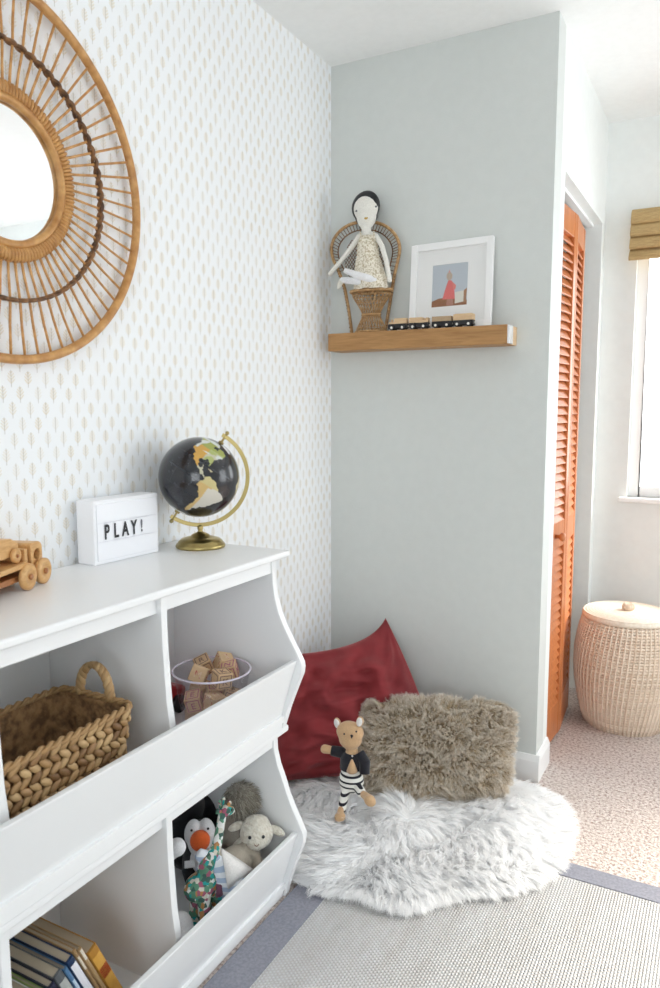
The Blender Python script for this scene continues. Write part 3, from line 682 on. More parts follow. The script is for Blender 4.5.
# ================================================================== PLUSH TOYS in the lower right bin
ZF = .0385
GP = 'soft toys piled in the lower right bin'
# penguin
c0 = atx(200, 838, .20)
pg = thing('plush_penguin', 'plush penguin with a heart-shaped white face and big orange ball beak', 'soft toy', (c0.x, c0.y, ZF), group=GP); Pg = Loc(pg)
m = MB(); nb = (CAM-c0).normalized(); q0 = c0-nb*.035; m.ell((q0.x, q0.y, .11), (.045, .048, .075)); m.ell(q0, (.036, .036, .046)); m.tube([c0+Vector((-.01, -.035, -.06)), c0+Vector((.02, -.055, -.09)), c0+Vector((.03, -.05, -.13))], [.018, .016, .010], 10)
m.tube([c0+Vector((-.02, .04, -.06)), c0+Vector((.0, .055, -.12))], [.018, .010], 10)
m.v = [tuple(Vector(p)-Vector(pg.location)) for p in m.v]; soft(m, 'body', 'blackplush', pg, .004)
m = MB(); n3 = (CAM-c0).normalized(); sd = Vector((0, 0, 1)).cross(n3).normalized(); up3 = n3.cross(sd); rt = Matrix((sd, up3, n3)).transposed()
for s_ in (-1, 1): m.ell(c0+sd*.018*s_+up3*.016, (.020, .030, .022), rt @ Rz(.25*s_))
m.ell(c0-up3*.008, (.031, .034, .024), rt); m.ell(c0-up3*.05-n3*.012, (.026, .035, .026), rt)
m.v = [tuple(Vector(p)-Vector(pg.location)) for p in m.v]; soft(m, 'face', 'whiteplush', pg, .003)
m = MB(); m.ell(c0+n3*.026-up3*.006, (.0245, .0245, .018), rt); Pg.build(m, 'beak', 'orange')
for s_ in (-1, 1):
    m = MB(); m.ell(c0+n3*.026+up3*.019+sd*.020*s_, .0032, nu=10, nv=6); Pg.build(m, 'eye', 'black')
m = MB(); m.box((-.003, -.008, -.012), (.003, .008, .012), None); m.v = [tuple(rt @ Ry(PI/2) @ Vector(p)+c0+n3*.035-sd*.026-up3*.055) for p in m.v]; Pg.build(m, 'care_label', 'whiteplush', bevel=.001)
# white ball-headed toy at the divider
c1 = atx(176, 848, .235)
wt = thing('plush_seal', 'round white soft toy tucked against the divider, left of the penguin', 'soft toy', (c1.x, c1.y, ZF), group=GP)
m = MB(); m.ell((0, .004, c1.z-ZF), (.021, .020, .021)); m.tube([(0, .004, c1.z-ZF), (-.022, -.010, c1.z-ZF-.02), (-.042, -.026, c1.z-ZF-.05)], [.017, .020, .026], 12); m.ell((-.045, -.030, .075), (.032, .030, .075)); soft(m, 'body', 'whiteplush', wt, .004)
# blue striped cloth toy
c2 = atx(223, 874, .312)
bt = thing('striped_cloth_toy', 'pale blue and white striped cloth toy lying behind the patchwork giraffe', 'soft toy', (c2.x, c2.y, ZF), group=GP)
m = MB(); zc = c2.z-ZF
m.tube([(-.05, -.03, zc+.055), (-.03, -.018, zc+.035), (0, 0, zc+.00), (.02, .012, zc-.035), (.01, .0, .02)], [.012, .022, .034, .036, .026], 14); m.tube([(-.035, -.035, zc+.03), (-.01, -.05, zc-.02)], [.014, .010], 10)
soft(m, 'body', 'bluestripe', bt, .004)
# giraffe
h0 = atx(223, 812, .275); k0 = atx(217, 845, .285); b1 = atx(207, 880, .295)
gi = thing('plush_giraffe', 'patchwork giraffe whose teal floral neck rises between the penguin and the lamb', 'soft toy', (b1.x, b1.y, ZF), group=GP); Gi = Loc(gi)
m = MB(); m.tube([h0+Vector((0, 0, .004)), h0*.6+k0*.4, k0, b1+Vector((0, -.006, .03)), b1], [.011, .0105, .012, .019, .026], 12)
m.tube([h0+Vector((.004, -.010, .002)), h0+Vector((.004, .000, .006)), h0+Vector((.006, .020, -.004)), h0+Vector((.008, .030, -.010))], [.007, .013, .012, .007], 12)
m.ell(b1+Vector((-.01, -.01, -.012)), (.036, .045, .030))
for dx, dy in ((.015, -.035), (.02, .020), (-.02, -.03), (-.02, .02)):
    m.tube([b1+Vector((dx*.7, dy*.7, -.02)), Vector((b1.x+dx, b1.y+dy, ZF+.008))], [.016, .012], 10)
m.v = [tuple(Vector(p)-Vector(gi.location)) for p in m.v]; soft(m, 'body', 'patch', gi, .003)
for s_ in (-1, 1):
    m = MB(); q = h0+Vector((-.002, .006*s_-.002, .014)); m.tube([q, q+Vector((0, .002*s_, .014))], [.0028, .0028], 8); m.ell(q+Vector((0, .002*s_, .016)), .0045, nu=10, nv=6); Gi.build(m, 'horn', 'patch')
    m = MB(); q = h0+Vector((.004, -.002+.013*s_, .010)); m.tube([q, q+Vector((.0, .010*s_, .006)), q+Vector((0, .018*s_, .002))], [.004, .006, .001], 8); Gi.build(m, 'ear', 'patch')
m = MB(); m.ell(h0+Vector((.017, .012, .004)), .0028, nu=10, nv=6); Gi.build(m, 'eye', 'black')
m = MB(); m.box((-.016, -.010, -.014), (.0, .014, .016)); m.v = [tuple(Vector(p)+b1+Vector((.035, .012, -.022))) for p in m.v]
M['plumfelt'] = knit('plum_felt', (.22, .08, .14)); Gi.build(m, 'plum_patch', 'plumfelt', bevel=.004)
# lamb
l0 = atx(256.5, 833, .312)
la = thing('plush_lamb', 'cream plush lamb with black bead eyes in the right corner of the lower bin', 'soft toy', (l0.x-.01, l0.y, ZF), group=GP); La = Loc(la)
n3 = (CAM-l0+Vector((0, 0, -.1))).normalized(); sd = Vector((0, 0, 1)).cross(n3).normalized(); up3 = n3.cross(sd); rt = Matrix((sd, up3, n3)).transposed()
m = MB(); m.ell(l0, (.042, .040, .036), rt); m.ell(l0-up3*.018+n3*.018, (.026, .021, .022), rt); m.ell(l0+up3*.026, (.032, .018, .028), rt)
m.ell(Vector((l0.x-.03, l0.y-.01, l0.z-.062)), (.042, .038, .050))
m.v = [tuple(Vector(p)-Vector(la.location)) for p in m.v]; ob = soft(m, 'body', 'lambwool', la, .003, 3)
for s_ in (-1, 1):
    m = MB(); rr = rt @ Rz(-.55*s_ if s_ > 0 else .35); m.ell(l0+sd*(.052 if s_ > 0 else .050)*s_+up3*(.002 if s_ > 0 else .018)-n3*.006, (.022, .0105, .008), rr, 16, 10); La.build(m, 'ear', 'lambwool')
    m = MB(); m.ell(l0+sd*.0165*s_-up3*.008+n3*.0355, .0042, nu=12, nv=8); La.build(m, 'eye', 'black')
m = MB(); m.tube([l0+sd*t-up3*(.0255+.0025*math.cos(t*400))+n3*(.0395) for t in np.linspace(-.006, .006, 7)], .0009, 6); La.build(m, 'mouth', 'brownfelt')
# beige plush with a white bib
c3 = atx(240, 866, .315)
bp_ = thing('plush_rabbit', 'beige plush animal wearing a white triangular bib, in front of the lamb', 'soft toy', (c3.x, c3.y, ZF), group=GP); Bp = Loc(bp_)
m = MB(); m.ell(c3+Vector((-.025, .01, -.010)), (.040, .052, .044)); m.ell(c3+Vector((-.045, -.045, .030)), (.028, .030, .026)); m.tube([c3+Vector((-.02, .03, .02)), c3+Vector((-.0, .055, .0)), c3+Vector((.02, .055, -.03))], [.02, .018, .014], 10); m.ell(c3+Vector((.015, .005, -.045)), (.028, .04, .022))
m.v = [tuple(Vector(p)-Vector(bp_.location)) for p in m.v]; soft(m, 'body', 'taupeplush', bp_, .004)
q = [atx(221, 848, .335), atx(254, 870, .345), atx(228, 889, .350)]
m = MB(); e_ = (q[1]-q[0]).cross(q[2]-q[0]).normalized(); e_ = e_ if e_.x > 0 else -e_
G_ = 6; vs = []; fs = []; idx = {}
for i in range(G_+1):
    for j in range(G_+1-i):
        u, v_ = i/G_, j/G_; w_ = 1-u-v_; idx[i, j] = len(vs); vs.append(q[0]*w_+q[1]*u+q[2]*v_+e_*(.016*27*u*v_*w_))
for i in range(G_):
    for j in range(G_-i):
        fs.append((idx[i, j], idx[i+1, j], idx[i, j+1]))
        if j < G_-i-1: fs.append((idx[i+1, j], idx[i+1, j+1], idx[i, j+1]))
m.add(vs, fs); ob = Bp.build(m, 'bib', 'bearwhite'); so = ob.modifiers.new('thick', 'SOLIDIFY'); so.thickness = .003; so.offset = 0
# shaggy grey toy at the back
c4 = atx(240, 797, .245)
sg_ = thing('plush_dog', 'shaggy grey-brown soft toy at the back, above the lamb', 'soft toy', (c4.x, c4.y, ZF), group=GP)
m = MB(); m.ell((0, 0, c4.z-ZF), (.038, .042, .034)); m.ell((-.01, -.01, (c4.z-ZF)*.55), (.05, .055, .07)); m.ell((0, 0, .04), (.05, .06, .042)); soft(m, 'body', 'greyplush', sg_, .005)
n = 1500; a = rng.uniform(0, 2*PI, n); zt = rng.uniform(-1, 1, n); q_ = np.sqrt(1-zt*zt); dv = np.c_[q_*np.cos(a), q_*np.sin(a), zt]
rt_ = dv*[.038, .042, .034]+[0, 0, c4.z-ZF]; M['greyfur'] = furry(island(mat('grey_fur', (.3, .3, .3), .7), [(.16, .14, .11), (.40, .37, .31), (.62, .58, .50)]), .3)
strands('fur', 'greyfur', sg_, rt_, rt_+dv*.011+np.array([.008, 0, -.012])+rng.normal(size=(n, 3))*.006, .0022, 3)
# black toy behind and white one with a brown nose at the bottom left
c5 = atx(212, 818, .10)
bb_ = thing('plush_cat', 'black soft toy in the shadow at the back of the lower right bin', 'soft toy', (c5.x, c5.y, ZF), group=GP)
m = MB(); m.ell((0, 0, c5.z-ZF-.02), (.05, .06, .05)); m.ell((0, -.01, .09), (.055, .10, .09)); m.ell((.0, -.11, .09), (.05, .06, .085)); m.ell((.0, -.10, .17), (.04, .05, .045)); soft(m, 'body', 'blackplush', bb_, .006)
c6 = atx(184, 930, .305)
wn_ = thing('plush_cow', 'white soft toy with a brown patch at the bottom left of the lower bin', 'soft toy', (c6.x, c6.y, ZF), group=GP); Wn = Loc(wn_)
m = MB(); m.ell((0, .0, .032), (.034, .038, .032)); m.ell((-.03, .02, .045), (.03, .035, .044)); soft(m, 'body', 'whiteplush', wn_, .004)
m = MB(); m.ell((.022, .010, .026), (.016, .018, .016)); m.build('brown_patch', 'brownfelt', wn_)

# ================================================================== RATTAN MIRROR
mc = Vector((.012, 1.046, 1.713)); MR = .366
mi = thing('round_mirror', 'round mirror in a wide sunburst rattan frame on the patterned wall', 'mirror', mc); Mi = Loc(mi)
P = lambda r, a, x=0: mc+Vector((x, r*math.cos(a), r*math.sin(a)))
m = MB(); m.cyl(mc+Vector((-.004, 0, 0)), mc+Vector((.004, 0, 0)), .136, n=96); Mi.build(m, 'mirror_glass', 'mirror')
m = MB(); m.tube([P(.139, a, .010) for a in np.linspace(0, 2*PI, 129)[:-1]], .0085, 12, True, nrm=(1, 0, 0)); Mi.build(m, 'inner_ring', 'rattan')
m = MB(); K = 128
for i in range(K):      # cane wrapped over the band
    a = 2*PI*i/K; pts = [P(.146, a, .006), P(.149, a+.004, .014), P(.158, a+.012, .0165), P(.167, a+.018, .014), P(.171, a+.022, .004)]
    m.tube(pts, .0040, 6)
m.tube([P(.158, a, .006) for a in np.linspace(0, 2*PI, 97)[:-1]], .010, 8, True, nrm=(1, 0, 0)); Mi.build(m, 'wrapped_band', 'rattan')
m = MB(); m.tube([P(MR, a, .010) for a in np.linspace(0, 2*PI, 161)[:-1]], .0098, 14, True, nrm=(1, 0, 0)); Mi.build(m, 'outer_ring', 'rattan')
NS = 66; sm_ = None
for i in range(NS):
    a = 2*PI*(i+.3)/NS
    if sm_ is None:
        m = MB(); pts = [Vector((.006, r*math.cos(0), 0)) for r in (.165, .2, .248, .30, .358)]; pts = [Vector((.008+(.003 if abs(p.y-.248) < .01 else 0), p.y, 0)) for p in pts]
        m.tube(pts, [.0030, .0027, .0028, .0027, .0028], 8); o = m.build('spoke', 'rattan', mi); sm_ = o.data
    else:
        o = bpy.data.objects.new('spoke', sm_); col.objects.link(o); o.parent = mi
    o.rotation_euler = (a, 0, 0)
m = MB()
for s_ in (0, 1):
    m.tube([P(.2485, a, .012+.0062*math.sin(a*NS/2+s_*PI)) for a in np.linspace(0, 2*PI, NS*6+1)[:-1]], .0042, 8, True)
for i in range(NS): a = 2*PI*(i+.3)/NS; m.ell(P(.2485, a, .013), (.0052, .0045, .0065), Rx(a), 10, 6)
Mi.build(m, 'woven_ring', 'rattan_dark')

# ================================================================== PICTURE LEDGE and what stands on it
SY0, SY1, SZ0, SZ1 = 2.342, 2.4395, 1.450, 1.510
lg = thing('wall_shelf', 'chunky oak wall shelf with a highlight painted white on its right end', 'shelf', (.34, 2.4395, 1.48)); Lg = Loc(lg)
m = MB(); m.box((.040, SY0, SZ0), (.674, SY1, SZ1)); Lg.build(m, 'plank', 'oak', bevel=.002)
m = MB(); m.box((.674, SY0+.0005, SZ0+.002), (.6815, SY0+.042, SZ1-.002)); Lg.build(m, 'end_highlight', 'highlight', bevel=.001)  # strong light reflected off the shelf's end, built as a white piece
m = MB(); m.box((.674, SY0+.042, SZ0+.001), (.679, SY1, SZ1-.001)); Lg.build(m, 'end_cap', 'endgrain', bevel=.001)
# picture frame, leaning
FW, FH, FD = .282, .290, .016
lean = math.atan2(.036, .29)
fr = thing('picture_frame', 'white framed photo of a child in a pink dress leaning on the wall shelf', 'picture frame', (.466, 2.385, SZ1+.0005)); fr.rotation_euler = (-lean, math.radians(-1.2), 0)
m = MB(); bw = .0215
for lo, hi in (((-FW/2, 0, 0), (-FW/2+bw, FD, FH)), ((FW/2-bw, 0, 0), (FW/2, FD, FH)), ((-FW/2+bw, 0, 0), (FW/2-bw, FD, bw)), ((-FW/2+bw, 0, FH-bw), (FW/2-bw, FD, FH))): m.box(lo, hi)
m.build('frame', 'frame', fr, bevel=.0012)
PX0, PX1, PZ0, PZ1 = -.066, .056, .078, .218
m = MB()
for lo, hi in (((-FW/2+bw, .0115, bw), (PX0, .013, FH-bw)), ((PX1, .0115, bw), (FW/2-bw, .013, FH-bw)), ((PX0, .0115, bw), (PX1, .013, PZ0)), ((PX0, .0115, PZ1), (PX1, .013, FH-bw))): m.box(lo, hi)
m.build('mat_board', 'paperwhite', fr)
pc = [('photo_print', (.50, .54, .58))]
m = MB(); m.box((PX0-.003, .0132, PZ0-.003), (PX1+.003, .0142, PZ1+.003)); ph = m.build('photo_print', mat('photo_backdrop', (.50, .55, .60), .4), fr)
def shape(name, pts, c, y=.0131, parent=None):
    m = MB(); m.prism([(PX0+(PX1-PX0)*u, PZ0+(PZ1-PZ0)*v_) for u, v_ in pts], 1, y-.0002, y); return m.build(name, mat(name, c, .5), ph)
shape('printed_floor', [(0, 0), (1, 0), (1, .12), (.68, .10), (.64, .22), (.2, .20), (0, .14)], (.30, .13, .06))
shape('printed_chair', [(.86, .06), (.97, .06), (.99, .40), (.90, .34)], (.40, .22, .12), .01305)
shape('printed_fence', [(.66, .05), (.90, .08), (.90, .34), (.66, .32)], (.72, .70, .62), .0130)
shape('printed_legs', [(.42, .02), (.62, .02), (.60, .20), (.44, .20)], (.45, .22, .16), .01295)
shape('printed_dress', [(.30, .17), (.66, .16), (.63, .40), (.56, .60), (.46, .62), (.40, .48)], (.72, .17, .16), .0129)
shape('printed_arm', [(.54, .60), (.68, .48), (.66, .38), (.60, .40)], (.72, .22, .19), .01285)
shape('printed_head', [(.40, .68), (.43, .63), (.50, .61), (.56, .65), (.57, .74), (.52, .80), (.44, .80), (.40, .75)], (.50, .40, .32), .0128)
shape('printed_hat', [(.44, .795), (.51, .795), (.48, .87)], (.66, .34, .30), .0127)
m = MB(); m.box((-FW/2+bw-.001, .0098, bw-.001), (FW/2-bw+.001, .0105, FH-bw+.001)); m.build('glazing', 'glass2', fr)

# wooden train, four wagons
def wagon(x, idx, label, y=2.362, rz=0.):
    t = thing('train_car', label, 'toy train', (x, y, SZ1), rz, group='wooden train on the wall shelf'); Ln = .068
    m = MB(); m.box((-Ln/2, -.011, .006), (Ln/2, .011, .022)); m.build('chassis', 'black', t, bevel=.0015)
    for xx in (-.019, .019):
        for yy in (-.0125, .0125):
            m = MB(); m.cyl((xx, yy-.0025, .0095), (xx, yy+.0025, .0095), .0095, n=22); w = m.build('wheel', 'black', t, bevel=.0008)
            m = MB(); m.cyl((xx, yy-.0035*(1 if yy < 0 else -1)*1, .0095), (xx, yy, .0095), .0042, n=14); m.build('hub', 'wheelwhite', w)
    m = MB()
    if idx == 0: m.box((-.012, -.0115, .022), (Ln/2-.002, .0115, .040)); m.box((-Ln/2+.002, -.008, .022), (-.012, .008, .029)); m.cyl((-.023, 0, .028), (-.023, 0, .038), .0035, n=12)
    if idx == 1: m.box((-Ln/2+.001, -.0115, .022), (.014, .0115, .039)); m.box((.014, -.0115, .022), (Ln/2-.001, .0115, .029)); m.box((.026, -.0115, .029), (Ln/2-.001, .0115, .037)); m.cyl((.019, 0, .029), (.019, 0, .0355), .004, n=12)
    if idx == 2: m.box((-Ln/2+.001, -.0115, .022), (Ln/2-.001, .0115, .038))
    if idx == 3: m.box((-Ln/2+.001, -.0115, .022), (Ln/2-.001, .0115, .041)); m.box((-Ln/2+.006, -.010, .041), (Ln/2-.006, .010, .0425))
    m.build('load', ['blockwood', 'blockwood', 'trainwood', 'blockwood'][idx], t, bevel=.0012)
    m = MB(); m.cyl((Ln/2, 0, .013), (Ln/2+.005, 0, .013), .003, n=10); m.build('magnet_coupling', 'wheelwhite', t)
M['trainwood'] = wood('wagon_wood', (.50, .36, .22), (.42, .29, .17), .6, (3, 3, 12), 14)
for i, (px, lab) in enumerate(((398.5, 'stepped wooden train car at the left end of the row, next to the wicker chair'), (419.5, 'wooden train car with a notch cut in its right end, second from the left'), (442.5, 'darker plain wooden train car, third from the left'), (464, 'tallest wooden train car at the right end of the row'))):
    p = at(px, 322, 2.362); wagon(p.x, i, lab)

# little peacock chair
ccx, ccy = .187, 2.388; CS = .0034
ch = thing('wicker_chair', 'miniature peacock chair of brown wicker with an hourglass base, on the wall shelf', 'doll chair', (ccx, ccy, SZ1)); Ch = Loc(ch)
m = MB(); prof = [(.058, 0), (.054, .012), (.043, .035), (.032, .058), (.032, .066), (.048, .095), (.066, .120), (.074, .141)]
ysq = .62
def dr(r, a, z): return Vector((ccx+r*math.cos(a), ccy-.004+r*ysq*math.sin(a), SZ1+z))
def rz_(z):
    for (r0, z0), (r1, z1) in zip(prof[:-1], prof[1:]):
        if z <= z1: return r0+(r1-r0)*(z-z0)/(z1-z0)
    return prof[-1][0]
for i in range(26):
    for s_ in (1, -1):
        a = 2*PI*i/26; m.tube([dr(rz_(z), a+s_*z*5.2, z) for z in np.linspace(.004, .134, 12)], .0013, 5)
for z in (.006, .018, .10, .115, .128): m.tube([dr(rz_(z), a, z) for a in np.linspace(0, 2*PI, 41)[:-1]], .0014, 6, True)
Ch.build(m, 'hourglass_base', 'wicker')
m = MB()
for z, r in ((.004, .0036), (.062, .0040), (.141, .0058)): m.tube([dr(rz_(z)+.001, a, z) for a in np.linspace(0, 2*PI, 49)[:-1]], r, 8, True)
Ch.build(m, 'rings', 'wicker')
m = MB(); m.lathe([(0, 0), (.071, 0), (.072, .004), (0, .006)], (0, 0, 0), 32); m.v = [(x+ccx, y*ysq+ccy-.004, z+SZ1+.139) for x, y, z in m.v]; Ch.build(m, 'seat', 'wicker')
yb_ = ccy+.030
arch = [(352, 331), (349.5, 315), (347, 300), (344, 286), (339, 272), (333.5, 260), (331.5, 250), (333.5, 240), (340, 231), (349, 225), (359, 222), (368, 221.5), (378, 223), (387, 227), (394.5, 234), (399, 243), (399.5, 252), (397.5, 262), (394.5, 275), (392, 290), (389.5, 305), (387, 320), (385, 330)]
AP = [at(x, y, yb_) for x, y in arch]
for p in (AP[0], AP[-1]): p.z = SZ1+.004
AP[-1].z = SZ1+.004
def smooth_path(P_, k=3):
    out = []
    for i in range(len(P_)-1):
        a, b_, c_, d_ = P_[max(i-1, 0)], P_[i], P_[i+1], P_[min(i+2, len(P_)-1)]
        for j in range(k):
            t = j/k; out.append(.5*((2*b_)+(c_-a)*t+(2*a-5*b_+4*c_-d_)*t*t+(3*b_-a-3*c_+d_)*t*t*t))
    return out+[P_[-1]]
m = MB(); m.tube(smooth_path(AP), .0056, 10)
ctr_ = at(365, 262, yb_)
in1 = [ctr_+(p-ctr_)*.80 for p in AP[4:19]]; in2 = [ctr_+(p-ctr_)*.86 for p in AP[4:19]]
Ch.build(m, 'back_arch', 'wicker')
m = MB(); m.tube(smooth_path(in1), .0022, 6)
for i, p in enumerate(smooth_path(AP[4:19], 3)): m.tube([p, ctr_+(p-ctr_)*.80], .0013, 5)
for i in range(-9, 10):         # lattice
    for sl in (1, -1):
        seg = []
        for t in np.linspace(-.075, .075, 41):
            q = Vector((ctr_.x+t*.72+i*.0115, 0, ctr_.z+sl*t*.95+.012)); dx, dz = q.x-ctr_.x, q.z-ctr_.z-.012
            if (dx/.082)**2+(dz/.088)**2 < 1: seg.append(Vector((q.x, yb_+.001, q.z)))
        if len(seg) > 3: m.tube([seg[0], seg[len(seg)//2], seg[-1]], .0011, 5)
Ch.build(m, 'back_lattice', 'rattan_dark')
# beaded legs run down in front of the arch
for sd_ in (0, 1):
    m = MB(); src = AP[:5] if sd_ == 0 else AP[-5:]
    for p in smooth_path(src, 5): m.ell(p+Vector((.004 if sd_ else -.004, -.004, 0)), (.0022, .0022, .0028), nu=8, nv=5)
    Ch.build(m, 'beaded_edge', 'rattan_dark')

# rag doll
DY = ccy-.012
dl = thing('rag_doll', 'ivory rag doll with black hair and a cream lace dress sitting in the wicker chair', 'doll', (ccx, DY, SZ1+.139)); Dl = Loc(dl)
W = lambda px, py, y=DY: at(px, py, y)
m = MB(); px_ = .0034
m.ell(W(366, 208), (.0455, .026, .047)); m.ell(W(366.5, 217), (.036, .024, .040)); m.tube([W(366, 226), W(367, 234), W(367.5, 242)], [.017, .0155, .020], 14)
m.tube([W(367.5, 240), W(367.5, 256), W(368.5, 280)], [.024, .027, .034], 16)
m.tube([W(363, 235, DY), W(359, 236.5, DY-.004), W(352, 247, DY-.014), W(341, 261, DY-.024), W(329, 275, DY-.03)], [.0095, .0095, .009, .0085, .0075], 12)
m.tube([W(371, 234.5, DY), W(375.5, 235.5, DY-.004), W(382, 246, DY-.012), W(386.5, 262, DY-.018), W(390, 282, DY-.022)], [.0095, .0095, .009, .0085, .0080], 12)
m.v = [tuple(Vector(p)-Vector(dl.location)) for p in m.v]; soft(m, 'body', 'dollskin', dl, .0022, 3)
# crossed legs in white stockings
m = MB(); m.tube([W(376, 281, DY-.036), W(366, 277.5, DY-.056), W(354, 274, DY-.056), W(345, 270.5, DY-.050)], [.012, .0125, .0115, .009], 14)
m.tube([W(366, 284, DY-.034), W(358, 281.5, DY-.046), W(348, 280.5, DY-.040), W(341, 280, DY-.04)], [.012, .012, .0115, .010], 14)
m.v = [tuple(Vector(p)-Vector(dl.location)) for p in m.v]; soft(m, 'stockings', 'socks', dl, .002, 3)
m = MB(); m.tube([W(342, 280, DY-.040), W(339.5, 285, DY-.042), W(338.5, 289, DY-.044)], [.0095, .0085, .0055], 12); m.v = [tuple(Vector(p)-Vector(dl.location)) for p in m.v]; soft(m, 'foot', 'cream', dl, .0018, 2)
hc = W(366, 208); m = MB()
m.ell(hc+Vector((-.0045, .008, .006)), (.0530, .025, .0525)); m.ell(hc+Vector((-.003, .010, -.026)), (.042, .021, .033)); m.ell(hc+Vector((0, .001, .0125)), (.0480, .0215, .0445))
m.v = [tuple(Vector(p)-Vector(dl.location)) for p in m.v]; soft(m, 'hair', 'black', dl, .002, 2)
for x_, y_ in ((356.3, 211), (376, 206.5)):
    m = MB(); p = W(x_, y_, DY-.0225); m.ell(p, (.0040, .002, .0034), nu=10, nv=6); Dl.build(m, 'eye', 'inkgrey')
m = MB(); p = W(366, 218.6, DY-.0265)
m.ell(p+Vector((-.0022, 0, .001)), (.0050, .002, .0034), Ry(.5), 10, 6); m.ell(p+Vector((.0022, 0, .001)), (.0050, .002, .0034), Ry(-.5), 10, 6); Dl.build(m, 'mouth', 'gold')
# dress: gathered bodice and skirt
m = MB(); secs = [(367.5, 236, .026, .024), (367.5, 240, .033, .034), (367.8, 250, .038, .040), (368, 257.5, .040, .042), (368, 260, .043, .044), (369, 270, .050, .050), (370, 279, .058, .054), (371, 289.5, .060, .050)]
vs = []; K = 56
for j, (x_, y_, rx, ry) in enumerate(secs):
    c_ = W(x_, y_, DY-.003-.004*max(0, j-4)); 
    for i in range(K):
        a = 2*PI*i/K; g = 1+.035*math.sin(a*11+j)*(1 if j > 3 else .4)
        vs.append(c_+Vector((rx*g*math.cos(a), ry*g*math.sin(a)*.8, .0012*math.sin(a*7) if j else 0)))
m.add(vs, [(j*K+i, j*K+(i+1) % K, (j+1)*K+(i+1) % K, (j+1)*K+i) for j in range(len(secs)-1) for i in range(K)]); o = Dl.build(m, 'dress', 'dress'); q = o.modifiers.new('s', 'SOLIDIFY'); q.thickness = .0015
for x_ in (360.5, 374):
    m = MB(); m.tube([W(x_+1, 241, DY-.020), W(x_, 235, DY-.018), W(x_-.2, 231.5, DY-.006)], .0030, 8); Dl.build(m, 'strap', 'dress')

# ================================================================== RUG
rug = thing('area_rug', 'pale woven rug with a slate grey cotton border', 'rug', (1.3, .9, 0)); Ru = Loc(rug)
rx0, rx1, ry0_, ry1_ = .366, 2.5, -.9, 2.005; bwid = .088; bw2 = .066
m = MB(); m.box((rx0+bwid-.01, ry0_+bw2-.01, .0005), (rx1-bwid+.01, ry1_-bw2+.01, .0085)); Ru.build(m, 'woven_field', 'rugfield')
m = MB()
for lo, hi in (((rx0, ry0_, .0005), (rx0+bwid, ry1_, .011)), ((rx1-bwid, ry0_, .0005), (rx1, ry1_, .011)), ((rx0+bwid, ry1_-bw2, .0005), (rx1-bwid, ry1_, .011)), ((rx0+bwid, ry0_, .0005), (rx1-bwid, ry0_+bw2, .011))): m.box(lo, hi)
Ru.build(m, 'border', 'rugborder', bevel=.003)

# ================================================================== CUSHIONS
def cushion(C4, thick, dirn, n=44, conc=.04, wr=.006, seed=0., freq=6., spike=None, rnd=0):
    """C4: corners BL, BR, TR, TL ; returns verts of front/back grid; dirn = which way the front faces"""
    BL_, BR_, TR_, TL_ = [Vector(c) for c in C4]; nr = (BR_-BL_).cross(TL_-BL_).normalized()
    if nr.dot(Vector(dirn)) < 0: nr = -nr
    m = MB(); vs = []
    def pos(u, v_, s_):
        uu = u*(1-conc*(1-v_*v_)*abs(u)**3); vv = v_*(1-conc*(1-u*u)*abs(v_)**3)
        a, b_ = (uu+1)/2, (vv+1)/2
        p = BL_*(1-a)*(1-b_)+BR_*a*(1-b_)+TR_*a*b_+TL_*(1-a)*b_
        h = thick*((1-abs(u)**2.6)*(1-abs(v_)**2.6))**.55
        q = Vector((u*1.2, v_*1.2, seed)); ed = (1-abs(u)**6)*(1-abs(v_)**6)
        # folds radiating from the corners plus soft creases
        fold = 0
        for cu, cv in ((-1, -1), (1, -1), (1, 1), (-1, 1)):
            d_ = math.hypot(u-cu, v_-cv); an_ = math.atan2(v_-cv, u-cu); fold += math.sin(an_*13+seed*3)*math.exp(-d_*2.2)*d_
        w_ = wr*(noise.noise(q*freq*.45)*1.4+noise.noise(Vector((u*freq*.4+seed, v_*freq, 1)))*.7+fold*1.6)*ed
        if rnd: k_ = (abs(u)*abs(v_))**5; cc_ = (BL_+BR_+TR_+TL_)/4; p = p+(cc_-p)*rnd*k_
        if spike: g_ = math.exp(-((1-u)*1.5+(1-v_)*1.9)); p = p+Vector(spike)*g_; h *= 1-.3*g_
        return p+nr*s_*(h+(w_ if s_ > 0 else 0))
    for s_ in (1, -1):
        for j in range(n+1):
            for i in range(n+1): vs.append(pos(-1+2*i/n, -1+2*j/n, s_))
    st = (n+1)**2; fs = []
    for j in range(n):
        for i in range(n):
            a = j*(n+1)+i; fs += [(a, a+1, a+n+2, a+n+1), (st+a, st+a+n+1, st+a+n+2, st+a+1)]
    m.add(vs, fs); return m, pos, nr
red_c = [(.035, 1.925, .045), (.545, 2.27, .05), (.335, 2.385, .425), (.035, 2.07, .425)]
m, _, _ = cushion(red_c, .095, (1, -1, .2), 110, .04, .030, 2.3, 7, (-.085, .0, .082))
rc = m.build('floor_cushion', 'velvet', None, (.25, 2.1, .03)); tag(rc, 'large brick red velvet cushion propped up in the alcove corner', 'cushion')
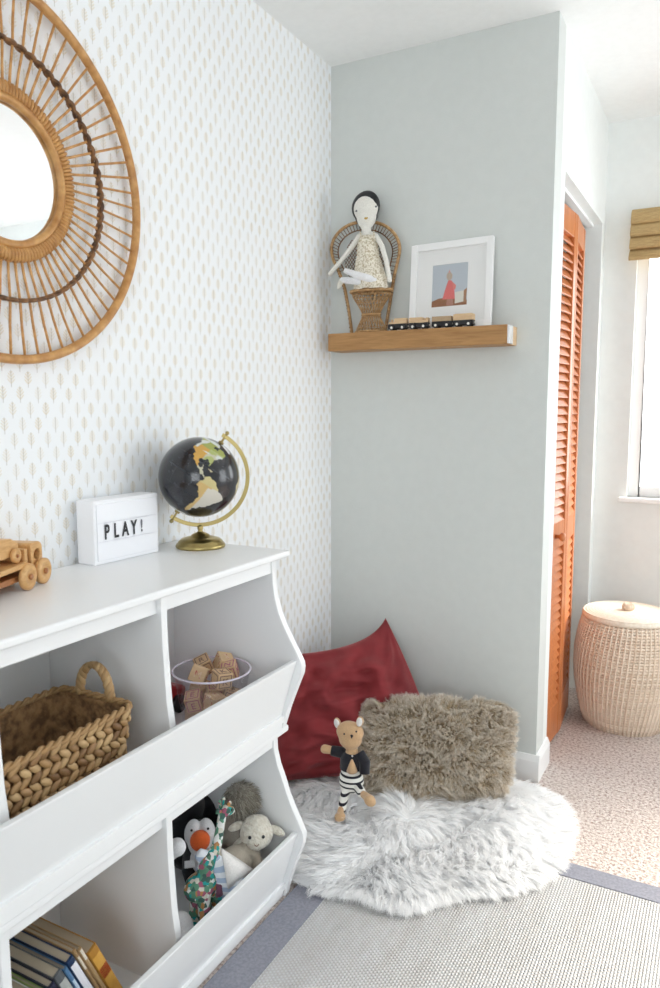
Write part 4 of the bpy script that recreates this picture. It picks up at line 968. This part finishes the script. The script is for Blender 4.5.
# curly fur cushion
fc = thing('fur_cushion', 'long taupe curly fur cushion leaning on the alcove wall', 'cushion', (.55, 2.15, .06)); Fc = Loc(fc)
fur_c = [(.335, 1.975, .060), (.752, 2.165, .060), (.730, 2.335, .297), (.285, 2.15, .292)]
m, fpos, fnr = cushion(fur_c, .062, (.2, -1, .4), 30, .02, .0, 0, rnd=.13); Fc.build(m, 'cover', 'taupebase')
nf = 9000; uu = rng.uniform(-1, 1, nf); vv = rng.uniform(-1, 1, nf); roots, tips, nrms = [], [], []
fl = Vector(fc.location); ctr = sum((Vector(c) for c in fur_c), Vector())/4
for i in range(nf):
    u, v_ = uu[i], vv[i]
    if i % 5 == 0: (u, v_) = (math.copysign(1-rng.uniform(0, .05), u), v_) if rng.random() < .45 else (u, math.copysign(1-rng.uniform(0, .05), v_))
    s_ = 1 if i % 8 else -1
    p = fpos(u, v_, s_); e = .04; pu = fpos(min(1, u+e), v_, s_)-fpos(max(-1, u-e), v_, s_); pv = fpos(u, min(1, v_+e), s_)-fpos(u, max(-1, v_-e), s_)
    q = pu.cross(pv)*s_; q = q.normalized() if q.length > 1e-9 else fnr
    if q.dot(fnr)*s_ < 0: q = -q
    out = (p-ctr); out -= fnr*out.dot(fnr); out = out.normalized()
    ed = max(abs(u), abs(v_))**6
    cl = Vector((noise.noise(Vector((u*5, v_*5, 1))), noise.noise(Vector((u*5, v_*5, 7))), noise.noise(Vector((u*5, v_*5, 13)))))
    d = (q*(1-.75*ed)+out*(ed*1.0+.12)+cl*1.3+Vector((0, 0, -.22))).normalized()
    L = rng.uniform(.020, .036); roots.append(p-fl); tips.append(p-fl+d*L); nrms.append(q)
roots = np.array(roots); tips = np.array(tips)
rep = 5; rr = np.repeat(roots, rep, 0)+rng.normal(size=(nf*rep, 3))*.0026; tt = np.repeat(tips, rep, 0)+rng.normal(size=(nf*rep, 3))*.0018
strands('fur', 'taupefur', fc, rr, tt, .0015, 6, curl=2.2, curlr=.0030, face=np.repeat(np.array(nrms), rep, 0), jit=.4)

# ================================================================== SHEEPSKIN
sk = thing('sheepskin_throw', 'white long-haired sheepskin throw rumpled on the floor under the cushions', 'sheepskin', (.55, 1.9, 0)); Sk = Loc(sk)
outl = [(.34, 1.60), (.40, 1.585), (.46, 1.60), (.53, 1.625), (.60, 1.62), (.655, 1.64), (.70, 1.70), (.76, 1.755), (.82, 1.79), (.88, 1.86), (.915, 1.94), (.925, 2.04), (.92, 2.14), (.895, 2.24), (.83, 2.31), (.72, 2.33), (.60, 2.30), (.46, 2.24), (.33, 2.17), (.20, 2.06), (.12, 1.96), (.12, 1.86), (.17, 1.76), (.24, 1.68), (.29, 1.625)]
def cr(P_, k):
    n_ = len(P_); out = []
    for i in range(n_):
        a, b_, c_, d_ = [Vector(P_[(i+o) % n_]) for o in (-1, 0, 1, 2)]
        for j in range(k):
            t = j/k; out.append(.5*((2*b_)+(c_-a)*t+(2*a-5*b_+4*c_-d_)*t*t+(3*b_-a-3*c_+d_)*t*t*t))
    return out
bd = cr(outl, 5); cen = Vector((.54, 1.90)); NB = len(bd); NR = 22
def skh(x, y, t):
    """height of the hide: t = 0 at the centre, 1 at its edge"""
    q = Vector((x*5.5, y*5.5, .7)); h = .030+.030*noise.noise(q)+.012*noise.noise(q*2.3)
    h += .035*math.exp(-(((x-.27)/.14)**2+((y-1.88)/.16)**2))+.02*math.exp(-(((x-.24)/.08)**2+((y-1.70)/.07)**2))      # bunched up beside the red cushion
    h += .030*math.exp(-(((x-.80)/.10)**2+((y-2.08)/.12)**2))
    h -= .026*math.exp(-((((x-.60)*.85+(y-1.85)*-.5)/.022)**2))*(1 if y < 2.15 else 0)   # a valley between two lobes
    return max(.004, h*(1-t**5)+.014)+(.0 if t < 1 else 0)
def skp(i, t):
    b_ = bd[i % NB]; x, y = cen.x+(b_.x-cen.x)*t, cen.y+(b_.y-cen.y)*t; return Vector((x, y, skh(x, y, t)))
m = MB(); vs = [skp(0, 0)]; 
for r_ in range(1, NR+1): vs += [skp(i, r_/NR) for i in range(NB)]
fs = [(0, 1+i, 1+(i+1) % NB) for i in range(NB)]+[(1+(r_-1)*NB+i, 1+r_*NB+i, 1+r_*NB+(i+1) % NB, 1+(r_-1)*NB+(i+1) % NB) for r_ in range(1, NR) for i in range(NB)]
o0 = len(vs); vs += [Vector((p.x, p.y, .012)) for p in vs[1+(NR-1)*NB:]]; fs += [(1+(NR-1)*NB+i, o0+i, o0+(i+1) % NB, 1+(NR-1)*NB+(i+1) % NB) for i in range(NB)]
fs.append(tuple(range(o0, o0+NB))); m.add(vs, fs); Sk.build(m, 'hide', 'fluffbase')
nc = 6000; roots, tips, nrms = [], [], []; sl = Vector(sk.location)
for i in range(nc):
    a = rng.uniform(0, NB); t = math.sqrt(rng.uniform(0, 1)) if i % 4 else 1-rng.uniform(0, .04)
    i0 = int(a); fr_ = a-i0; p = skp(i0, t)*(1-fr_)+skp(i0+1, t)*fr_
    e = .012; gx = (skh(p.x+e, p.y, t)-skh(p.x-e, p.y, t))/(2*e); gy = (skh(p.x, p.y+e, t)-skh(p.x, p.y-e, t))/(2*e)
    nv3 = Vector((-gx, -gy, 1)).normalized(); out = Vector((p.x-cen.x, p.y-cen.y, 0)).normalized()
    sw = noise.noise(Vector((p.x*4.5, p.y*4.5, 4)))*1.5; flow = Vector((.15, -.62, 0))+out*.75; flow = Rz(sw) @ flow
    if t > .9: flow = flow*.35+out*1.0
    flow.normalize(); flow = (flow-nv3*flow.dot(nv3)).normalized()
    d = (flow*1.0+nv3*(.24 if t < .93 else .05)+Vector(rng.normal(size=3))*.16+(Vector((0, 0, -.12)) if t > .93 else Vector())).normalized()
    L = rng.uniform(.045, .070); q = p+d*L; q.z = max(q.z, .014+rng.uniform(0, .008))
    # stay out of the storage unit
    if q.y < 1.565 and q.x < .42: q.y = 1.566+rng.uniform(0, .01)
    roots.append(p-sl); tips.append(q-sl); nrms.append(nv3 if t < .93 else (nv3+out).normalized())
rep = 13; roots = np.array(roots); tips = np.array(tips)
rr = np.repeat(roots, rep, 0)+rng.normal(size=(nc*rep, 3))*[.0075, .0075, .001]; tt = np.repeat(tips, rep, 0)+rng.normal(size=(nc*rep, 3))*[.0042, .0042, .0030]
tt[:, 2] = np.maximum(tt[:, 2], .013); rr[:, 2] = np.maximum(rr[:, 2], .012)
strands('wool', 'fluff', sk, rr, tt, .0026, 5, curl=.35, curlr=.0022, sag=(0, 0, .10), face=np.repeat(np.array(nrms), rep, 0), jit=.3)

# ================================================================== BEAR DOLL
BY = 1.915
be = thing('knitted_bear', 'small knitted bear in a black cardigan and striped trousers sitting against the red cushion', 'doll', at(346, 775, BY)-Vector((0, 0, .03))); Be = Loc(be); bl = Vector(be.location)
W = lambda px, py, dy=0.: at(px, py, BY+dy)
def bsoft(mb, name, mname, vx=.0025, parent=None): mb.v = [tuple(Vector(p)-bl) for p in mb.v]; return soft(mb, name, mname, parent or be, vx, 3)
m = MB(); m.ell(W(350, 732), (.043, .034, .032)); m.ell(W(350.5, 738), (.036, .034, .033)); m.ell(W(351, 744), (.018, .024, .024)); m.tube([W(352, 748), W(352, 756), W(351, 768)], [.016, .024, .030], 14)
bsoft(m, 'body', 'beartan')
m = MB(); m.tube([W(337, 751, -.005), W(328, 749.5, -.012), W(325.5, 749, -.014)], [.010, .013, .0135], 12); m.ell(W(324.5, 749, -.014), (.012, .0135, .0135)); bsoft(m, 'paw', 'beartan')
m = MB(); m.tube([W(341.5, 808, -.09), W(339.8, 815, -.118)], [.009, .011], 12); m.ell(W(340, 817, -.122), (.016, .018, .013)); bsoft(m, 'foot', 'beartan')
m = MB(); m.tube([W(363, 794, -.06), W(371, 800.5, -.10)], [.010, .014], 12); m.ell(W(370, 801, -.10), (.018, .016, .014), Ry(.4)); bsoft(m, 'foot', 'beartan')
for x_, y_, s_ in ((337.5, 723, -1), (360, 721.5, 1)):
    m = MB(); m.ell(W(x_, y_), (.0115, .007, .0165), Ry(.25*s_)); eo = Be.build(m, 'ear', 'beartan'); m = MB(); m.ell(W(x_-.6, y_+.6, -.004), (.0095, .006, .0145), Ry(.25*s_)); Be.build(m, 'ear_lining', 'bearwhite', eo)
for x_, y_ in ((344.2, 734), (356.3, 731.6)):
    m = MB(); m.ell(W(x_, y_, -.0335), .0028, nu=10, nv=6); Be.build(m, 'eye', 'navy')
m = MB(); p = W(351.7, 735.8, -.036); m.ell(p, (.0048, .003, .0036)); m.ell(p+Vector((0, 0, -.004)), (.0022, .0025, .004)); Be.build(m, 'nose', 'navy')
# cardigan
m = MB(); m.tube([W(351, 751.5), W(351, 757), W(351, 768)], [.022, .0315, .0345], 18); m.tube([W(344, 753), W(337, 751.5, -.004), W(331, 750.5, -.01)], [.017, .0165, .0155], 14); m.tube([W(359, 753), W(365, 762, -.004), W(364.5, 774, -.012)], [.0165, .0165, .0155], 14)
bsoft(m, 'cardigan', 'navy')
m = MB(); m.tube([W(352, 759.5, -.031), W(352, 764, -.0325), W(352, 771, -.030)], [.002, .0085, .0165], 16); Be.build(m, 'belly', 'beartan')
m = MB(); m.ell(W(352.3, 756, -.0345), (.0030, .002, .0030), nu=10, nv=6); Be.build(m, 'button', 'bearwhite')
# trousers
m = MB(); m.ell(W(351.5, 781, -.014), (.0385, .036, .036)); m.tube([W(351.5, 768, 0), W(351, 776, -.006)], [.029, .035], 16)
m.tube([W(347, 788, -.028), W(344, 798, -.060), W(341.3, 812, -.098)], [.0155, .0135, .0125], 14); m.tube([W(358, 788, -.03), W(362, 793.5, -.055)], [.0155, .0135], 14)
bsoft(m, 'trousers', 'bearstripe')

# ================================================================== WOVEN HAMPER
hx_, hy_ = .980, 3.10
ha = thing('lidded_hamper', 'pale straw hamper with a flat lid and round knob beneath the window', 'hamper', (hx_, hy_, 0)); 
pr = [(.146, .004), (.158, .03), (.172, .09), (.1855, .16), (.192, .23), (.1905, .30), (.182, .36), (.170, .41), (.162, .432)]
def hr_(z):
    for (r0, z0), (r1, z1) in zip(pr[:-1], pr[1:]):
        if z <= z1: return r0+(r1-r0)*(z-z0)/(z1-z0)
    return pr[-1][0]
m = MB(); zs = np.linspace(.004, .432, 40)
for k, z in enumerate(zs):
    r = hr_(z); m.tube([Vector(((r+.0010*(1 if (i+k) % 2 else -1))*math.cos(2*PI*i/120), (r+.0010*(1 if (i+k) % 2 else -1))*math.sin(2*PI*i/120), z)) for i in range(120)], .0056, 6, True)
for i in range(64):
    a = 2*PI*i/64; m.tube([Vector(((hr_(z)+.0046)*math.cos(a+z*.5), (hr_(z)+.0046)*math.sin(a+z*.5), z)) for z in np.linspace(.006, .430, 14)], .0038, 6)
m.build('body', 'straw', ha)
m = MB(); m.lathe([(0, .432), (.168, .432), (.172, .437), (.171, .447), (.160, .4525), (.09, .4575), (0, .459)], (0, 0, 0), 72)
for r in np.linspace(.012, .166, 15): m.tube([Vector((r*math.cos(a), r*math.sin(a), .4565-.006*(r/.166)**2+.0005)) for a in np.linspace(0, 2*PI, 73)[:-1]], .0028, 6, True)
ld = m.build('lid', 'strawlid', ha)
m = MB(); m.lathe([(0, .457), (.014, .457), (.020, .463), (.0225, .472), (.019, .481), (.011, .486), (0, .487)], (0, 0, 0), 28)
for i in range(16): a = 2*PI*i/16; m.tube([Vector((r*math.cos(a), r*math.sin(a), z)) for r, z in ((.015, .459), (.0215, .464), (.0235, .472), (.0195, .482), (.010, .488))], .0016, 5)
m.build('knob', 'straw', ld)

# ================================================================== LIGHT
w = bpy.data.worlds.new('sky'); scn.world = w; w.use_nodes = True
bg = w.node_tree.nodes['Background']; bg.inputs[0].default_value = (.935, .965, 1, 1); bg.inputs[1].default_value = 5.7
def portal(name, loc, rot, sx_, sy_):
    l = bpy.data.lights.new(name, 'AREA'); l.shape = 'RECTANGLE'; l.size = sx_; l.size_y = sy_; l.cycles.is_portal = True
    o = bpy.data.objects.new(name, l); col.objects.link(o); o.location = loc; o.rotation_euler = rot
portal('daylight_far', ((wx0+wx1)/2, YF+.125, (wz0+wz1)/2), (-PI/2, 0, 0), wx1-wx0, wz1-wz0)
portal('daylight_right', (XR+.125, (ry0+ry1)/2, (rz0+rz1)/2), (0, PI/2, 0), rz1-rz0, ry1-ry0)
portal('fill_daylight_rear', ((bx0+bx1)/2, YR-.125, 1.4), (PI/2, 0, 0), bx1-bx0, 1.4)  # portal for the added rear window
sl_ = bpy.data.lights.new('sun', 'SUN'); sl_.energy = 12; sl_.angle = math.radians(14); sl_.color = (1, .90, .78)
so_ = bpy.data.objects.new('sun', sl_); col.objects.link(so_); so_.location = (2, 6, 4)
so_.rotation_euler = Vector((-.85, -.35, -.75)).to_track_quat('-Z', 'Y').to_euler()

scn.cycles.diffuse_bounces = 10; scn.cycles.max_bounces = 16; scn.cycles.transparent_max_bounces = 16
vs_ = scn.view_settings; vs_.view_transform = 'Standard'; vs_.look = 'None'; vs_.gamma = 1; vs_.use_curve_mapping = False; vs_.exposure = 0.0
